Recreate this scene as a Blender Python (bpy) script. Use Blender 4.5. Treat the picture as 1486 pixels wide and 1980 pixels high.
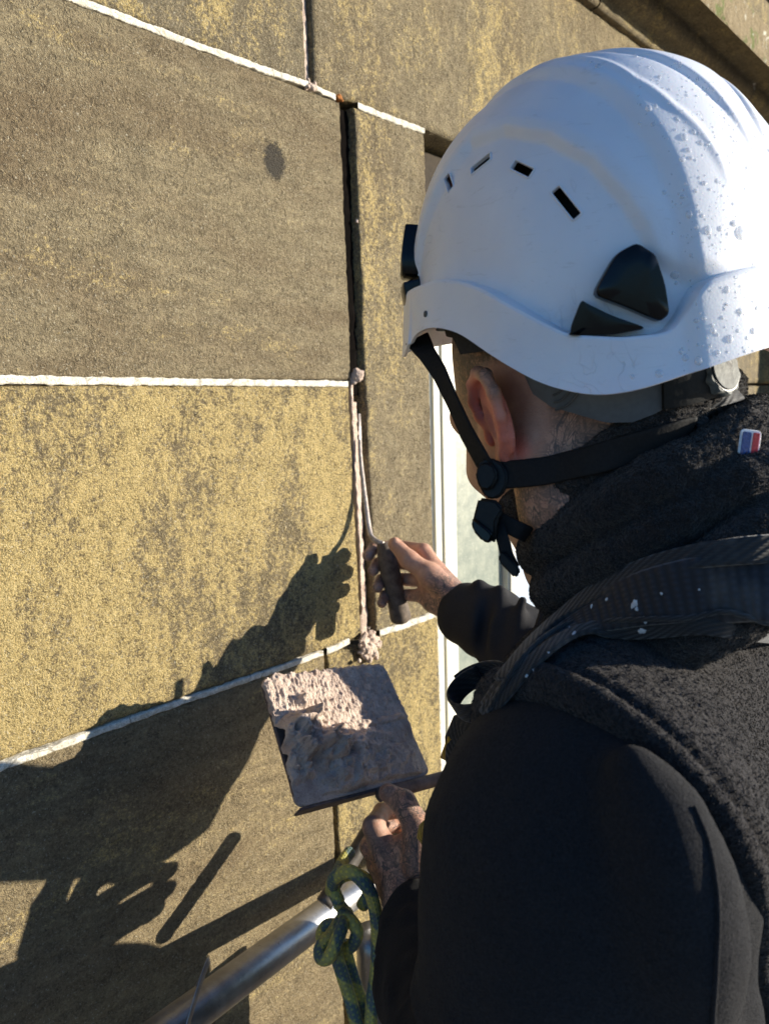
import bpy, bmesh, math, random
import numpy as np
from mathutils import Vector, Matrix
from mathutils.bvhtree import BVHTree
R_ = math.radians
random.seed(7); rng = np.random.default_rng(7)
SC = bpy.context.scene
COL = SC.collection
for o in list(bpy.data.objects): bpy.data.objects.remove(o)

# ------------------------------------------------------------------ camera, sky, sun, exposure
F = 1487.0
B = np.array([[0.67293, -0.12025, 0.72987], [-0.73919, -0.07244, 0.66959], [-0.02765, -0.99010, -0.13764]])  # world axes in camera (right, down, forward)
CAM = np.array([0.0, -0.85, 1.55])
cd = bpy.data.cameras.new('camera'); cam = bpy.data.objects.new('camera', cd); COL.objects.link(cam)
m = Matrix.Identity(4)
for i in range(3):
    m[i][0] = B[i][0]; m[i][1] = -B[i][1]; m[i][2] = -B[i][2]; m[i][3] = CAM[i]
cam.matrix_world = m
cd.sensor_fit = 'VERTICAL'; cd.sensor_height = 36; cd.sensor_width = 27; cd.lens = F / 1980 * 36
cd.clip_start = 0.02; cd.clip_end = 800
cd.dof.use_dof = True; cd.dof.focus_distance = 0.66; cd.dof.aperture_fstop = 11.0
SC.camera = cam
SUN_AZ, SUN_EL = 46.0, 9.8            # azimuth measured from +X towards -Y
sd = Vector((math.cos(R_(SUN_AZ)) * math.cos(R_(SUN_EL)), -math.sin(R_(SUN_AZ)) * math.cos(R_(SUN_EL)), math.sin(R_(SUN_EL))))
sl = bpy.data.lights.new('sun', 'SUN'); sl.energy = 5.0; sl.angle = R_(0.53); sl.color = (1.0, 0.915, 0.77)
so = bpy.data.objects.new('sun', sl); COL.objects.link(so); so.rotation_euler = sd.to_track_quat('Z', 'Y').to_euler()
w = bpy.data.worlds.new('World'); SC.world = w; w.use_nodes = True
nt = w.node_tree; nt.nodes.clear()
sky = nt.nodes.new('ShaderNodeTexSky'); sky.sky_type = 'NISHITA'; sky.sun_disc = False
sky.ozone_density = 6.0; sky.dust_density = 0.5; sky.sun_elevation = R_(SUN_EL); sky.sun_rotation = math.atan2(sd.x, sd.y)
bg = nt.nodes.new('ShaderNodeBackground'); bg.inputs[1].default_value = 0.14
wo = nt.nodes.new('ShaderNodeOutputWorld'); nt.links.new(sky.outputs[0], bg.inputs[0]); nt.links.new(bg.outputs[0], wo.inputs[0])
SC.view_settings.view_transform = 'Standard'; SC.view_settings.look = 'None'; SC.view_settings.gamma = 1
SC.view_settings.use_curve_mapping = False; SC.view_settings.exposure = 0.95

# ------------------------------------------------------------------ helpers
def V(*a): return np.array(a, float)
def C(px, py, D):
    """world point seen at photo position px, py at camera depth D metres"""
    return B @ np.array([(px - 743) / F * D, (py - 990) / F * D, D]) + CAM
def RAY(px, py):
    r = B @ np.array([(px - 743) / F, (py - 990) / F, 1.0]); return r / np.linalg.norm(r)
def WL(px, py, w=0.0):
    """world point on the plane w metres in front of the wall face"""
    r = B @ np.array([(px - 743) / F, (py - 990) / F, 1.0]); return CAM + r * ((0.85 - w) / r[1])
def unit(v): return v / np.linalg.norm(v)

def hash3(i, j, k, seed):
    h = (i.astype(np.int64) * 374761393 + j.astype(np.int64) * 668265263 + k.astype(np.int64) * 2147483647 + seed * 974634777) & 0xffffffff
    h = ((h ^ (h >> 13)) * 1274126177) & 0xffffffff
    h = h ^ (h >> 16)
    return (h & 0xffff) / 65535.0
def vnoise(P, scale, seed=0):
    """value noise in -1..1 at points P (n,3)"""
    Q = P * scale; I = np.floor(Q); f = Q - I; f = f * f * (3 - 2 * f); I = I.astype(np.int64)
    out = 0
    for a in (0, 1):
        for b in (0, 1):
            for c in (0, 1):
                wt = (f[:, 0] if a else 1 - f[:, 0]) * (f[:, 1] if b else 1 - f[:, 1]) * (f[:, 2] if c else 1 - f[:, 2])
                out = out + wt * hash3(I[:, 0] + a, I[:, 1] + b, I[:, 2] + c, seed)
    return out * 2 - 1
def fbm(P, scale, octv=3, seed=0, g=0.5):
    a = 1; s = 0; t = 0
    for o in range(octv):
        s = s + a * vnoise(P, scale * 2 ** o, seed + o * 17); t += a; a *= g
    return s / t

def tag(o, label=None, cat=None, group=None, kind=None):
    if label: o['label'] = label
    if cat: o['category'] = cat
    if group: o['group'] = group
    if kind: o['kind'] = kind
    return o
def mesh_obj(name, verts, faces, mat, parent=None, smooth=True, uvs=None):
    me = bpy.data.meshes.new(name); me.from_pydata([tuple(v) for v in verts], [], [tuple(int(i) for i in f) for f in faces]); me.update()
    if smooth: me.polygons.foreach_set('use_smooth', [True] * len(me.polygons))
    if uvs is not None:
        l = me.uv_layers.new(name='UVMap'); idx = np.empty(len(me.loops), int); me.loops.foreach_get('vertex_index', idx)
        l.data.foreach_set('uv', np.asarray(uvs)[idx].astype(np.float32).ravel())
    o = bpy.data.objects.new(name, me); COL.objects.link(o)
    if mat: me.materials.append(mat)
    if parent: o.parent = parent
    return o
def empty(name, loc=(0, 0, 0)):
    o = bpy.data.objects.new(name, None); COL.objects.link(o); o.empty_display_size = .05
    return o
def attach(o, p): o.parent = p; return o

# --- signed-distance modelling, meshed with surface nets (one continuous skin per figure)
class SDF:
    def __init__(s, lo, hi, h):
        s.lo = np.array(lo, float); s.h = h
        s.n = (np.ceil((np.array(hi) - s.lo) / h).astype(int) + 1)
        s.f = np.full(s.n, 0.06, np.float32)
    def _sub(s, lo, hi, pad):
        a = np.maximum(((lo - pad - s.lo) / s.h).astype(int), 0); b = np.minimum(((hi + pad - s.lo) / s.h).astype(int) + 2, s.n)
        if (b <= a).any(): return None
        g = [s.lo[i] + s.h * np.arange(a[i], b[i]) for i in range(3)]
        X, Y, Z = np.meshgrid(*g, indexing='ij', sparse=True)
        return (slice(a[0], b[0]), slice(a[1], b[1]), slice(a[2], b[2])), X.astype(np.float32), Y.astype(np.float32), Z.astype(np.float32)
    def _mix(s, sl, d, k, op):
        f = s.f[sl]
        if op == 'add':
            if k > 0:
                hh = np.maximum(k - np.abs(f - d), 0) / k; s.f[sl] = np.minimum(f, d) - hh * hh * k * .25
            else: s.f[sl] = np.minimum(f, d)
        else:
            d = -d
            if k > 0:
                hh = np.maximum(k - np.abs(f - d), 0) / k; s.f[sl] = np.maximum(f, d) + hh * hh * k * .25
            else: s.f[sl] = np.maximum(f, d)
    def cap(s, a, b, ra, rb, k=.006, op='add', sq=None):
        a = np.array(a, float); b = np.array(b, float); rm = max(ra, rb)
        q = s._sub(np.minimum(a, b) - rm, np.maximum(a, b) + rm, k + 3 * s.h)
        if q is None: return
        sl, X, Y, Z = q; ab = b - a; L2 = max(ab @ ab, 1e-12)
        t = np.clip(((X - a[0]) * ab[0] + (Y - a[1]) * ab[1] + (Z - a[2]) * ab[2]) / L2, 0, 1)
        dx = X - a[0] - t * ab[0]; dy = Y - a[1] - t * ab[1]; dz = Z - a[2] - t * ab[2]
        if sq is not None:      # squash along a direction: sq = (axis, factor)
            ax, fc = sq; ax = unit(np.array(ax)); dd = dx * ax[0] + dy * ax[1] + dz * ax[2]
            e = fc - 1
            dx = dx + ax[0] * dd * e; dy = dy + ax[1] * dd * e; dz = dz + ax[2] * dd * e
        s._mix(sl, (np.sqrt(dx * dx + dy * dy + dz * dz) - (ra + (rb - ra) * t)).astype(np.float32), k, op)
    def chain(s, pts, rs, k=.006, op='add', sq=None):
        for i in range(len(pts) - 1): s.cap(pts[i], pts[i + 1], rs[i], rs[i + 1], k, op, sq)
    def ell(s, c, axes, rad, k=.01, op='add'):
        c = np.array(c, float); rm = max(rad); q = s._sub(c - rm, c + rm, k + 3 * s.h)
        if q is None: return
        sl, X, Y, Z = q; X = X - c[0]; Y = Y - c[1]; Z = Z - c[2]
        u = [(X * a[0] + Y * a[1] + Z * a[2]) for a in axes]
        k0 = np.sqrt(sum((u[i] / rad[i]) ** 2 for i in range(3))) + 1e-6; k1 = np.sqrt(sum((u[i] / rad[i] ** 2) ** 2 for i in range(3))) + 1e-6
        s._mix(sl, (k0 * (k0 - 1) / k1).astype(np.float32), k, op)
    def mesh(s):
        f = s.f; n = f.shape; ins = f < 0
        cnt = np.zeros([i - 1 for i in n], np.int8)
        cs = [(a, b, c) for a in (0, 1) for b in (0, 1) for c in (0, 1)]
        def cor(arr, a, b, c): return arr[a:n[0] - 1 + a, b:n[1] - 1 + b, c:n[2] - 1 + c]
        for t in cs: cnt += cor(ins, *t)
        act = (cnt > 0) & (cnt < 8); idx = np.argwhere(act); vid = np.full(act.shape, -1, np.int64); vid[act] = np.arange(len(idx))
        acc = np.zeros((len(idx), 3)); num = np.zeros(len(idx))
        for t in cs:
            for ax in range(3):
                if t[ax]: continue
                t2 = list(t); t2[ax] = 1
                fa = f[idx[:, 0] + t[0], idx[:, 1] + t[1], idx[:, 2] + t[2]].astype(float); fb = f[idx[:, 0] + t2[0], idx[:, 1] + t2[1], idx[:, 2] + t2[2]].astype(float)
                cr = (fa < 0) != (fb < 0); tt = np.where(cr, fa / np.where(cr, fa - fb, 1), 0)
                p = np.repeat(np.array([t], float), len(idx), 0); p[:, ax] += tt
                acc[cr] += p[cr]; num[cr] += 1
        P = s.lo + s.h * (idx + acc / num[:, None])
        faces = []
        for ax in range(3):
            o1, o2 = (ax + 1) % 3, (ax + 2) % 3
            sa = [slice(0, n[i]) for i in range(3)]; sb = list(sa); sa[ax] = slice(0, n[ax] - 1); sb[ax] = slice(1, n[ax])
            for i in (o1, o2): sa[i] = slice(1, n[i] - 1); sb[i] = slice(1, n[i] - 1)
            A = ins[tuple(sa)]; Bb = ins[tuple(sb)]; ed = np.argwhere(A != Bb)
            if not len(ed): continue
            fl = A[ed[:, 0], ed[:, 1], ed[:, 2]]
            e = ed.copy(); e[:, o1] += 1; e[:, o2] += 1
            def g(d1, d2):
                q = e.copy(); q[:, o1] -= d1; q[:, o2] -= d2; return vid[q[:, 0], q[:, 1], q[:, 2]]
            Q = np.stack([g(1, 1), g(0, 1), g(0, 0), g(1, 0)], 1); Q[~fl] = Q[~fl][:, ::-1]
            faces.append(Q)
        return P, np.concatenate(faces)
def vnormals(P, Fq):
    n = np.cross(P[Fq[:, 2]] - P[Fq[:, 0]], P[Fq[:, 3]] - P[Fq[:, 1]]); N = np.zeros_like(P)
    for i in range(4): np.add.at(N, Fq[:, i], n)
    return N / (np.linalg.norm(N, axis=1, keepdims=True) + 1e-12)
def fast_mesh(name, P, Q, mat, parent=None):
    me = bpy.data.meshes.new(name); me.vertices.add(len(P)); me.vertices.foreach_set('co', P.astype(np.float32).ravel())
    k = Q.shape[1]; me.loops.add(Q.size); me.loops.foreach_set('vertex_index', Q.astype(np.int32).ravel())
    me.polygons.add(len(Q)); me.polygons.foreach_set('loop_start', np.arange(0, Q.size, k, dtype=np.int32))
    me.polygons.foreach_set('use_smooth', np.ones(len(Q), bool)); me.update(calc_edges=True); me.validate()
    o = bpy.data.objects.new(name, me); COL.objects.link(o); me.materials.append(mat)
    if parent: o.parent = parent
    return o

def smooth_path(pts, n=8):
    P = [np.array(p, float) for p in pts]; P = [2 * P[0] - P[1]] + P + [2 * P[-1] - P[-2]]; out = []
    for i in range(1, len(P) - 2):
        for k in range(n):
            t = k / n; a, b, c, d = P[i - 1], P[i], P[i + 1], P[i + 2]
            out.append(.5 * ((2 * b) + (c - a) * t + (2 * a - 5 * b + 4 * c - d) * t * t + (-a + 3 * b - 3 * c + d) * t ** 3))
    out.append(P[-2]); return np.array(out)
def tube(name, pts, r, mat, parent=None, seg=16, cap_=True, rough=0.0, rfun=None):
    pts = np.array(pts, float); n = len(pts); T = np.gradient(pts, axis=0); T /= np.linalg.norm(T, axis=1, keepdims=True)
    up = np.array([0, 0, 1.]) if abs(T[0][2]) < .9 else np.array([1., 0, 0]); u = unit(np.cross(T[0], up)); vs = []; uv = []; L = 0
    for i in range(n):
        u = unit(u - T[i] * (u @ T[i])); vv = np.cross(T[i], u)
        if i: L += np.linalg.norm(pts[i] - pts[i - 1])
        rr = r if rfun is None else rfun(i / (n - 1), r)
        for k in range(seg + 1):
            a = 2 * math.pi * k / seg; vs.append(pts[i] + rr * (u * math.cos(a) + vv * math.sin(a))); uv.append((k / seg, L))
    fs = [(i * (seg + 1) + k, i * (seg + 1) + k + 1, (i + 1) * (seg + 1) + k + 1, (i + 1) * (seg + 1) + k) for i in range(n - 1) for k in range(seg)]
    fs = [f[::-1] for f in fs]
    if cap_:
        for e, rev in ((0, False), (n - 1, True)):
            f = [e * (seg + 1) + k for k in range(seg)]; fs.append(tuple(f[::-1]) if rev else tuple(f))
    vs = np.array(vs)
    if rough: vs = vs + fbm(vs, 60, 2, 5)[:, None] * rough
    return mesh_obj(name, vs, fs, mat, parent, True, uv)
def box_between(name, lo, hi, mat, parent=None, bev=0.003):
    bm = bmesh.new(); bmesh.ops.create_cube(bm, size=1)
    for v in bm.verts:
        for i in range(3): v.co[i] = lo[i] + (v.co[i] + .5) * (hi[i] - lo[i])
    if bev: bmesh.ops.bevel(bm, geom=bm.edges[:], offset=bev, segments=2, affect='EDGES')
    me = bpy.data.meshes.new(name); bm.to_mesh(me); bm.free(); o = bpy.data.objects.new(name, me); COL.objects.link(o); me.materials.append(mat)
    if parent: o.parent = parent
    return o
def prism(name, outline, axes, origin, depth, mat, parent=None, bev=.0015, base=0.0):
    """outline: 2D points in (axes[0], axes[1]); extruded along axes[2] from base to base+depth"""
    bm = bmesh.new(); a, b, c = [np.array(x) for x in axes]; o_ = np.array(origin)
    lo = [bm.verts.new(tuple(o_ + a * p[0] + b * p[1] + c * base)) for p in outline]; hi = [bm.verts.new(tuple(o_ + a * p[0] + b * p[1] + c * (base + depth))) for p in outline]
    n = len(outline); bm.faces.new(lo[::-1]); bm.faces.new(hi)
    for i in range(n): bm.faces.new((lo[i], lo[(i + 1) % n], hi[(i + 1) % n], hi[i]))
    bmesh.ops.recalc_face_normals(bm, faces=bm.faces[:])
    if bev: bmesh.ops.bevel(bm, geom=bm.edges[:], offset=bev, segments=3, affect='EDGES', clamp_overlap=True)
    me = bpy.data.meshes.new(name); bm.to_mesh(me); bm.free(); o = bpy.data.objects.new(name, me); COL.objects.link(o); me.materials.append(mat)
    for p in me.polygons: p.use_smooth = len(p.vertices) == 4 and p.area < 2e-5
    if parent: o.parent = parent
    return o
def ribbon(name, pts, nrm, width, thick, mat, parent=None, side=None):
    """flat webbing along pts; nrm = outward direction at each point; rounded edges, UV (across, metres along)"""
    pts = np.array(pts, float); nrm = np.array(nrm, float); n = len(pts)
    T = np.gradient(pts, axis=0); T /= np.linalg.norm(T, axis=1, keepdims=True)
    S = np.cross(T, nrm); S /= np.linalg.norm(S, axis=1, keepdims=True); N = np.cross(S, T)
    W = np.full(n, width) if np.isscalar(width) else np.array(width)
    prof = [(-.5, 0), (-.47, .8), (-.4, 1), (-.2, 1), (0, 1), (.2, 1), (.4, 1), (.47, .8), (.5, 0), (.4, -.3), (0, -.3), (-.4, -.3)]
    vs = []; uv = []; L = 0; m_ = len(prof)
    for i in range(n):
        if i: L += np.linalg.norm(pts[i] - pts[i - 1])
        for a, b in prof: vs.append(pts[i] + S[i] * a * W[i] + N[i] * b * thick); uv.append((a + .5, L))
    fs = [(i * m_ + k, i * m_ + (k + 1) % m_, (i + 1) * m_ + (k + 1) % m_, (i + 1) * m_ + k) for i in range(n - 1) for k in range(m_)]
    fs += [tuple(range(m_))[::-1], tuple((n - 1) * m_ + k for k in range(m_))]
    o = mesh_obj(name, vs, fs, mat, parent, True, uv)
    bm = bmesh.new(); bm.from_mesh(o.data); bmesh.ops.recalc_face_normals(bm, faces=bm.faces[:]); bm.to_mesh(o.data); bm.free()
    return o

# ------------------------------------------------------------------ materials
class Mat:
    def __init__(s, name):
        s.m = bpy.data.materials.new(name); s.m.use_nodes = True; s.t = s.m.node_tree; s.b = s.t.nodes['Principled BSDF']
        s.tc = s.t.nodes.new('ShaderNodeTexCoord')
    def n(s, typ, **kw):
        nd = s.t.nodes.new(typ)
        for k, v in kw.items(): setattr(nd, k, v)
        return nd
    def L(s, a, b): s.t.links.new(a, b)
    def vec(s, scale=(1, 1, 1), rot=(0, 0, 0), src='Object'):
        mp = s.n('ShaderNodeMapping'); mp.inputs['Scale'].default_value = scale; mp.inputs['Rotation'].default_value = rot; s.L(s.tc.outputs[src], mp.inputs[0]); return mp.outputs[0]
    def noise(s, scale, detail=4, rough=.55, dist=0, vec=None):
        nd = s.n('ShaderNodeTexNoise'); nd.inputs['Scale'].default_value = scale; nd.inputs['Detail'].default_value = detail; nd.inputs['Roughness'].default_value = rough; nd.inputs['Distortion'].default_value = dist
        s.L(vec if vec is not None else s.tc.outputs['Object'], nd.inputs['Vector']); return nd.outputs[0]
    def voro(s, scale, feature='F1', vec=None, out='Distance'):
        nd = s.n('ShaderNodeTexVoronoi', feature=feature); nd.inputs['Scale'].default_value = scale
        s.L(vec if vec is not None else s.tc.outputs['Object'], nd.inputs['Vector']); return nd.outputs[out]
    def ramp(s, f, stops, interp='LINEAR'):
        r = s.n('ShaderNodeValToRGB'); r.color_ramp.interpolation = interp; e = r.color_ramp.elements
        while len(e) < len(stops): e.new(.5)
        for i, (p, c) in enumerate(stops):
            e[i].position = p; e[i].color = (c, c, c, 1) if not hasattr(c, '__len__') else (*c, 1)
        s.L(f, r.inputs[0]); return r.outputs[0]
    def mix(s, f, a, b, mode='MIX'):
        x = s.n('ShaderNodeMix', data_type='RGBA', blend_type=mode)
        for sock, v in ((x.inputs[0], f), (x.inputs[6], a), (x.inputs[7], b)):
            if hasattr(v, 'is_linked'): s.L(v, sock)
            elif hasattr(v, '__len__'): sock.default_value = (*v, 1)
            else: sock.default_value = v
        return x.outputs[2]
    def math(s, op, a, b=0.0, c=None, clamp=False):
        x = s.n('ShaderNodeMath', operation=op, use_clamp=clamp)
        for i, v in enumerate((a, b) if c is None else (a, b, c)):
            if hasattr(v, 'is_linked'): s.L(v, x.inputs[i])
            else: x.inputs[i].default_value = v
        return x.outputs[0]
    def bump(s, h, dist, strength=1.0, prev=None):
        b = s.n('ShaderNodeBump'); b.inputs['Distance'].default_value = dist; b.inputs['Strength'].default_value = strength; s.L(h, b.inputs['Height'])
        if prev is not None: s.L(prev, b.inputs['Normal'])
        s.L(b.outputs[0], s.b.inputs['Normal']); return b.outputs[0]
    def set(s, **kw):
        for k, v in kw.items():
            sk = s.b.inputs[k.replace('_', ' ')]
            if hasattr(v, 'is_linked'): s.L(v, sk)
            elif hasattr(v, '__len__') and len(v) == 3 and sk.type == 'RGBA': sk.default_value = (*v, 1)
            else: sk.default_value = v
        return s

def stone_mat(name, yellow, grey=(.47, .38, .225), dark=(.12, .095, .06), spot=None, brown=0.35, seed=0.0, bed=(1, 1, .45), tilt=22):
    M = Mat(name)
    off = M.n('ShaderNodeMapping'); off.inputs['Location'].default_value = (seed, seed * .7, seed * 1.3); M.L(M.tc.outputs['Object'], off.inputs[0]); ov = off.outputs[0]
    st = M.n('ShaderNodeMapping'); st.inputs['Scale'].default_value = bed; st.inputs['Rotation'].default_value = (0, R_(tilt), 0); M.L(ov, st.inputs[0]); sv = st.outputs[0]
    big = M.noise(7, 6, .62, .5, sv); mid = M.noise(38, 6, .72, .4, sv); fine = M.noise(185, 5, .82, 0, ov); grain = M.noise(480, 3, .85, 0, ov)
    base = M.mix(M.ramp(mid, [(.38, 0), (.62, 1)]), tuple(c * .70 for c in grey), tuple(c * 1.16 for c in grey))
    band = M.ramp(M.noise(5, 4, .6, .5, st.outputs[0]), [(.48, 0), (.66, 1)])
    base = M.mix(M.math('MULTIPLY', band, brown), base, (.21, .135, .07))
    base = M.mix(M.ramp(fine, [(.38, 0), (.62, 1)]), M.mix(.5, base, dark), M.mix(.28, base, (.52, .44, .29)))
    # ochre grains where the soot has worn away, thick in some drifts and sparse in others
    bigR = M.ramp(big, [(.38, 0), (.62, 1)]); midR = M.ramp(mid, [(.36, 0), (.64, 1)]); finR = M.ramp(fine, [(.32, 0), (.68, 1)])
    a = M.math('ADD', M.math('MULTIPLY', bigR, .30), M.math('MULTIPLY', midR, .26)); a = M.math('ADD', a, M.math('MULTIPLY', finR, .62))
    t0 = 1.06 - yellow * .48
    yk = M.n('ShaderNodeMapRange'); M.L(a, yk.inputs[0]); yk.inputs[1].default_value = t0; yk.inputs[2].default_value = t0 + .19
    och = M.mix(M.ramp(grain, [(.36, 0), (.64, 1)]), (.55, .39, .125), (.88, .70, .34))
    col = M.mix(M.math('MULTIPLY', yk.outputs[0], .92), base, och)
    pits = M.ramp(grain, [(.36, 1), (.46, 0)])
    col = M.mix(M.math('MULTIPLY', pits, .7), col, dark)
    holes = M.math('MULTIPLY', M.ramp(M.noise(150, 4, .7, 0, ov), [(.30, 1), (.38, 0)]), 1.0)
    col = M.mix(M.math('MULTIPLY', holes, .7), col, (.06, .045, .03))
    quartz = M.ramp(M.noise(430, 1, .5, 0, ov), [(.66, 0), (.73, 1)])
    col = M.mix(M.math('MULTIPLY', quartz, .7), col, (.72, .66, .50))
    if spot:
        sx = M.n('ShaderNodeSeparateXYZ'); M.L(M.tc.outputs['Object'], sx.inputs[0])
        dx = M.math('DIVIDE', M.math('SUBTRACT', sx.outputs[0], spot[0]), spot[2]); dz = M.math('DIVIDE', M.math('SUBTRACT', sx.outputs[2], spot[1]), spot[3])
        d = M.math('SQRT', M.math('ADD', M.math('MULTIPLY', dx, dx), M.math('MULTIPLY', dz, dz))); d = M.math('ADD', d, M.math('MULTIPLY', M.math('SUBTRACT', fine, .5), .9)); d = M.math('ADD', d, M.math('MULTIPLY', M.math('SUBTRACT', mid, .5), .25))
        col = M.mix(M.ramp(d, [(.72, .85), (1.15, 0)]), col, (.045, .043, .042))
    wq = M.n('ShaderNodeMix', data_type='VECTOR'); wq.inputs[0].default_value = .012; wn = M.n('ShaderNodeTexNoise'); wn.inputs['Scale'].default_value = 160; M.L(ov, wn.inputs[0]); M.L(ov, wq.inputs[4]); M.L(wn.outputs[1], wq.inputs[5])
    vg = M.voro(300, 'F1', wq.outputs[1]); crev = M.math('MULTIPLY', M.ramp(vg, [(.42, 0), (.72, 1)]), M.ramp(M.noise(60, 3, .7, 0, ov), [(.40, .1), (.62, 1)]))
    col = M.mix(M.math('MULTIPLY', crev, .42), col, (.075, .058, .036))
    M.set(Base_Color=col, Roughness=.93, Specular_IOR_Level=.25)
    h = M.math('ADD', M.math('MULTIPLY', fine, 1.0), M.math('MULTIPLY', grain, .5)); h = M.math('SUBTRACT', h, M.math('MULTIPLY', holes, .5)); h = M.math('SUBTRACT', h, M.math('MULTIPLY', crev, .30)); h = M.math('ADD', h, M.math('MULTIPLY', mid, .7))
    M.bump(h, .0120, 1.0)
    return M.m
def simple(name, col, rough=.6, nscale=120, var=.25, bump_=.0006, metal=0, spec=.4, **kw):
    M = Mat(name); f = M.noise(nscale, 4, .6)
    c = M.mix(M.ramp(f, [(.3, 0), (.7, 1)]), tuple(x * (1 - var) for x in col), tuple(min(x * (1 + var), 1) for x in col))
    M.set(Base_Color=c, Roughness=rough, Metallic=metal, Specular_IOR_Level=spec, **kw)
    if bump_: M.bump(f, bump_)
    return M.m
def mortar_white():
    M = Mat('white_lime_mortar'); f = M.noise(90, 5, .7); g = M.noise(500, 2, .7)
    c = M.mix(M.ramp(f, [(.35, 0), (.6, 1)]), (.44, .40, .31), (.72, .69, .60)); c = M.mix(M.ramp(g, [(.36, .7), (.46, 0)]), c, (.26, .22, .15)); c = M.mix(M.ramp(M.voro(8, 'DISTANCE_TO_EDGE'), [(.003, .55), (.008, 0)]), c, (.10, .08, .05))
    M.set(Base_Color=c, Roughness=.95); M.bump(M.math('ADD', f, M.math('MULTIPLY', g, .4)), .0022); return M.m
def mortar_pink(name='pink_lime_mortar', wet=.85):
    M = Mat(name); f = M.noise(45, 5, .65); g = M.noise(380, 3, .75); st = M.noise(150, 3, .6, .8)
    c = M.mix(M.ramp(f, [(.3, 0), (.7, 1)]), (.40, .295, .235), (.66, .53, .43)); c = M.mix(M.ramp(g, [(.3, .6), (.45, 0)]), c, (.19, .14, .11))
    M.set(Base_Color=c, Roughness=wet, Specular_IOR_Level=.5); M.bump(M.math('ADD', g, st), .0022); return M.m
def skin_mat():
    M = Mat('skin'); f = M.noise(60, 4, .6); g = M.noise(520, 3, .8); fine = M.voro(900)
    c = M.mix(M.ramp(f, [(.3, 0), (.7, 1)]), (.40, .20, .13), (.56, .32, .215))
    # faded tattoo linework and shading
    dv = M.n('ShaderNodeMix', data_type='VECTOR'); dv.inputs[0].default_value = .03
    wv = M.n('ShaderNodeTexNoise'); wv.inputs['Scale'].default_value = 30; M.L(M.tc.outputs['Object'], wv.inputs[0]); M.L(M.tc.outputs['Object'], dv.inputs[4]); M.L(wv.outputs[1], dv.inputs[5])
    e1 = M.noise(26, 2, .5, 2.2); e2 = M.noise(48, 2, .5, 3.0, M.vec((1, 1, 1), (.4, .9, .2)))
    l1 = M.ramp(e1, [(.440, 0), (.455, 1), (.485, 1), (.50, 0), (.535, 0), (.545, .9), (.565, .9), (.58, 0)]); l2 = M.ramp(e2, [(.46, 0), (.475, .8), (.50, .8), (.515, 0)])
    sh = M.ramp(M.noise(52, 3, .6, 2.2), [(.47, 0), (.54, .9), (.60, .35), (.68, 1)])
    att = M.n('ShaderNodeAttribute', attribute_name='ink'); ink = att.outputs['Fac']
    t = M.math('MAXIMUM', M.math('MULTIPLY', M.math('MAXIMUM', l1, l2), .85), M.math('MULTIPLY', sh, .78)); t = M.math('MULTIPLY', t, ink)
    c = M.mix(t, c, (.045, .050, .050))
    at2 = M.n('ShaderNodeAttribute', attribute_name='hair'); hr = M.math('MULTIPLY', at2.outputs['Fac'], M.ramp(g, [(.40, 1), (.58, .35)]))
    c = M.mix(hr, c, (.055, .035, .022))
    at3 = M.n('ShaderNodeAttribute', attribute_name='red'); c = M.mix(M.math('MULTIPLY', at3.outputs['Fac'], .8), c, (.66, .17, .12))
    at4 = M.n('ShaderNodeAttribute', attribute_name='dust'); c = M.mix(M.math('MULTIPLY', at4.outputs['Fac'], M.ramp(M.noise(120, 4, .7), [(.4, 0), (.6, .8)])), c, (.33, .25, .21))
    M.set(Base_Color=c, Roughness=.52, Specular_IOR_Level=.4, Subsurface_Weight=.12, Subsurface_Scale=.004)
    M.b.inputs['Subsurface Radius'].default_value = (1, .35, .2)
    M.bump(M.math('ADD', M.math('MULTIPLY', fine, .6), g), .0005); return M.m
def fleece_mat(name, col, cell, dist, sheen=.4, var=.35):
    M = Mat(name); nz = M.noise(cell * .45, 3, .7, 1.2); v = M.noise(cell, 3, .75, .8); big = M.noise(14, 3)
    c = M.mix(M.ramp(v, [(.35, 0), (.66, 1)]), tuple(x * (1 - var) for x in col), tuple(x * (1 + var * 1.6) for x in col))
    c = M.mix(M.ramp(big, [(.35, .25), (.6, 0)]), c, tuple(x * .7 for x in col))
    M.set(Base_Color=c, Roughness=.95, Specular_IOR_Level=.12, Sheen_Weight=sheen, Sheen_Roughness=.45)
    M.b.inputs['Sheen Tint'].default_value = (.62, .58, .54, 1)
    M.bump(M.math('ADD', v, M.math('MULTIPLY', nz, .8)), dist); return M.m
def webbing_mat(name, col, freq=900.0, cross=22.0, chevron=False):
    M = Mat(name); s = M.n('ShaderNodeSeparateXYZ'); M.L(M.tc.outputs['UV'], s.inputs[0])
    u, v = s.outputs[0], s.outputs[1]
    a = M.math('ADD', M.math('MULTIPLY', v, freq), M.math('MULTIPLY', u, cross)); h = M.math('MULTIPLY', M.math('ADD', M.math('SINE', a), 1), .5)
    b = M.math('MULTIPLY', M.math('ADD', M.math('SINE', M.math('MULTIPLY', u, 60)), 1), .5); hh = M.math('MULTIPLY', h, M.math('ADD', M.math('MULTIPLY', b, .5), .5))
    d = M.noise(30, 4); c = M.mix(hh, tuple(x * .55 for x in col), tuple(x * 1.4 for x in col)); c = M.mix(M.ramp(d, [(.52, 0), (.72, .35)]), c, (.16, .14, .115))
    M.set(Base_Color=c, Roughness=.7, Specular_IOR_Level=.35, Sheen_Weight=.2); M.bump(hh, .0005); return M.m
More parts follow.
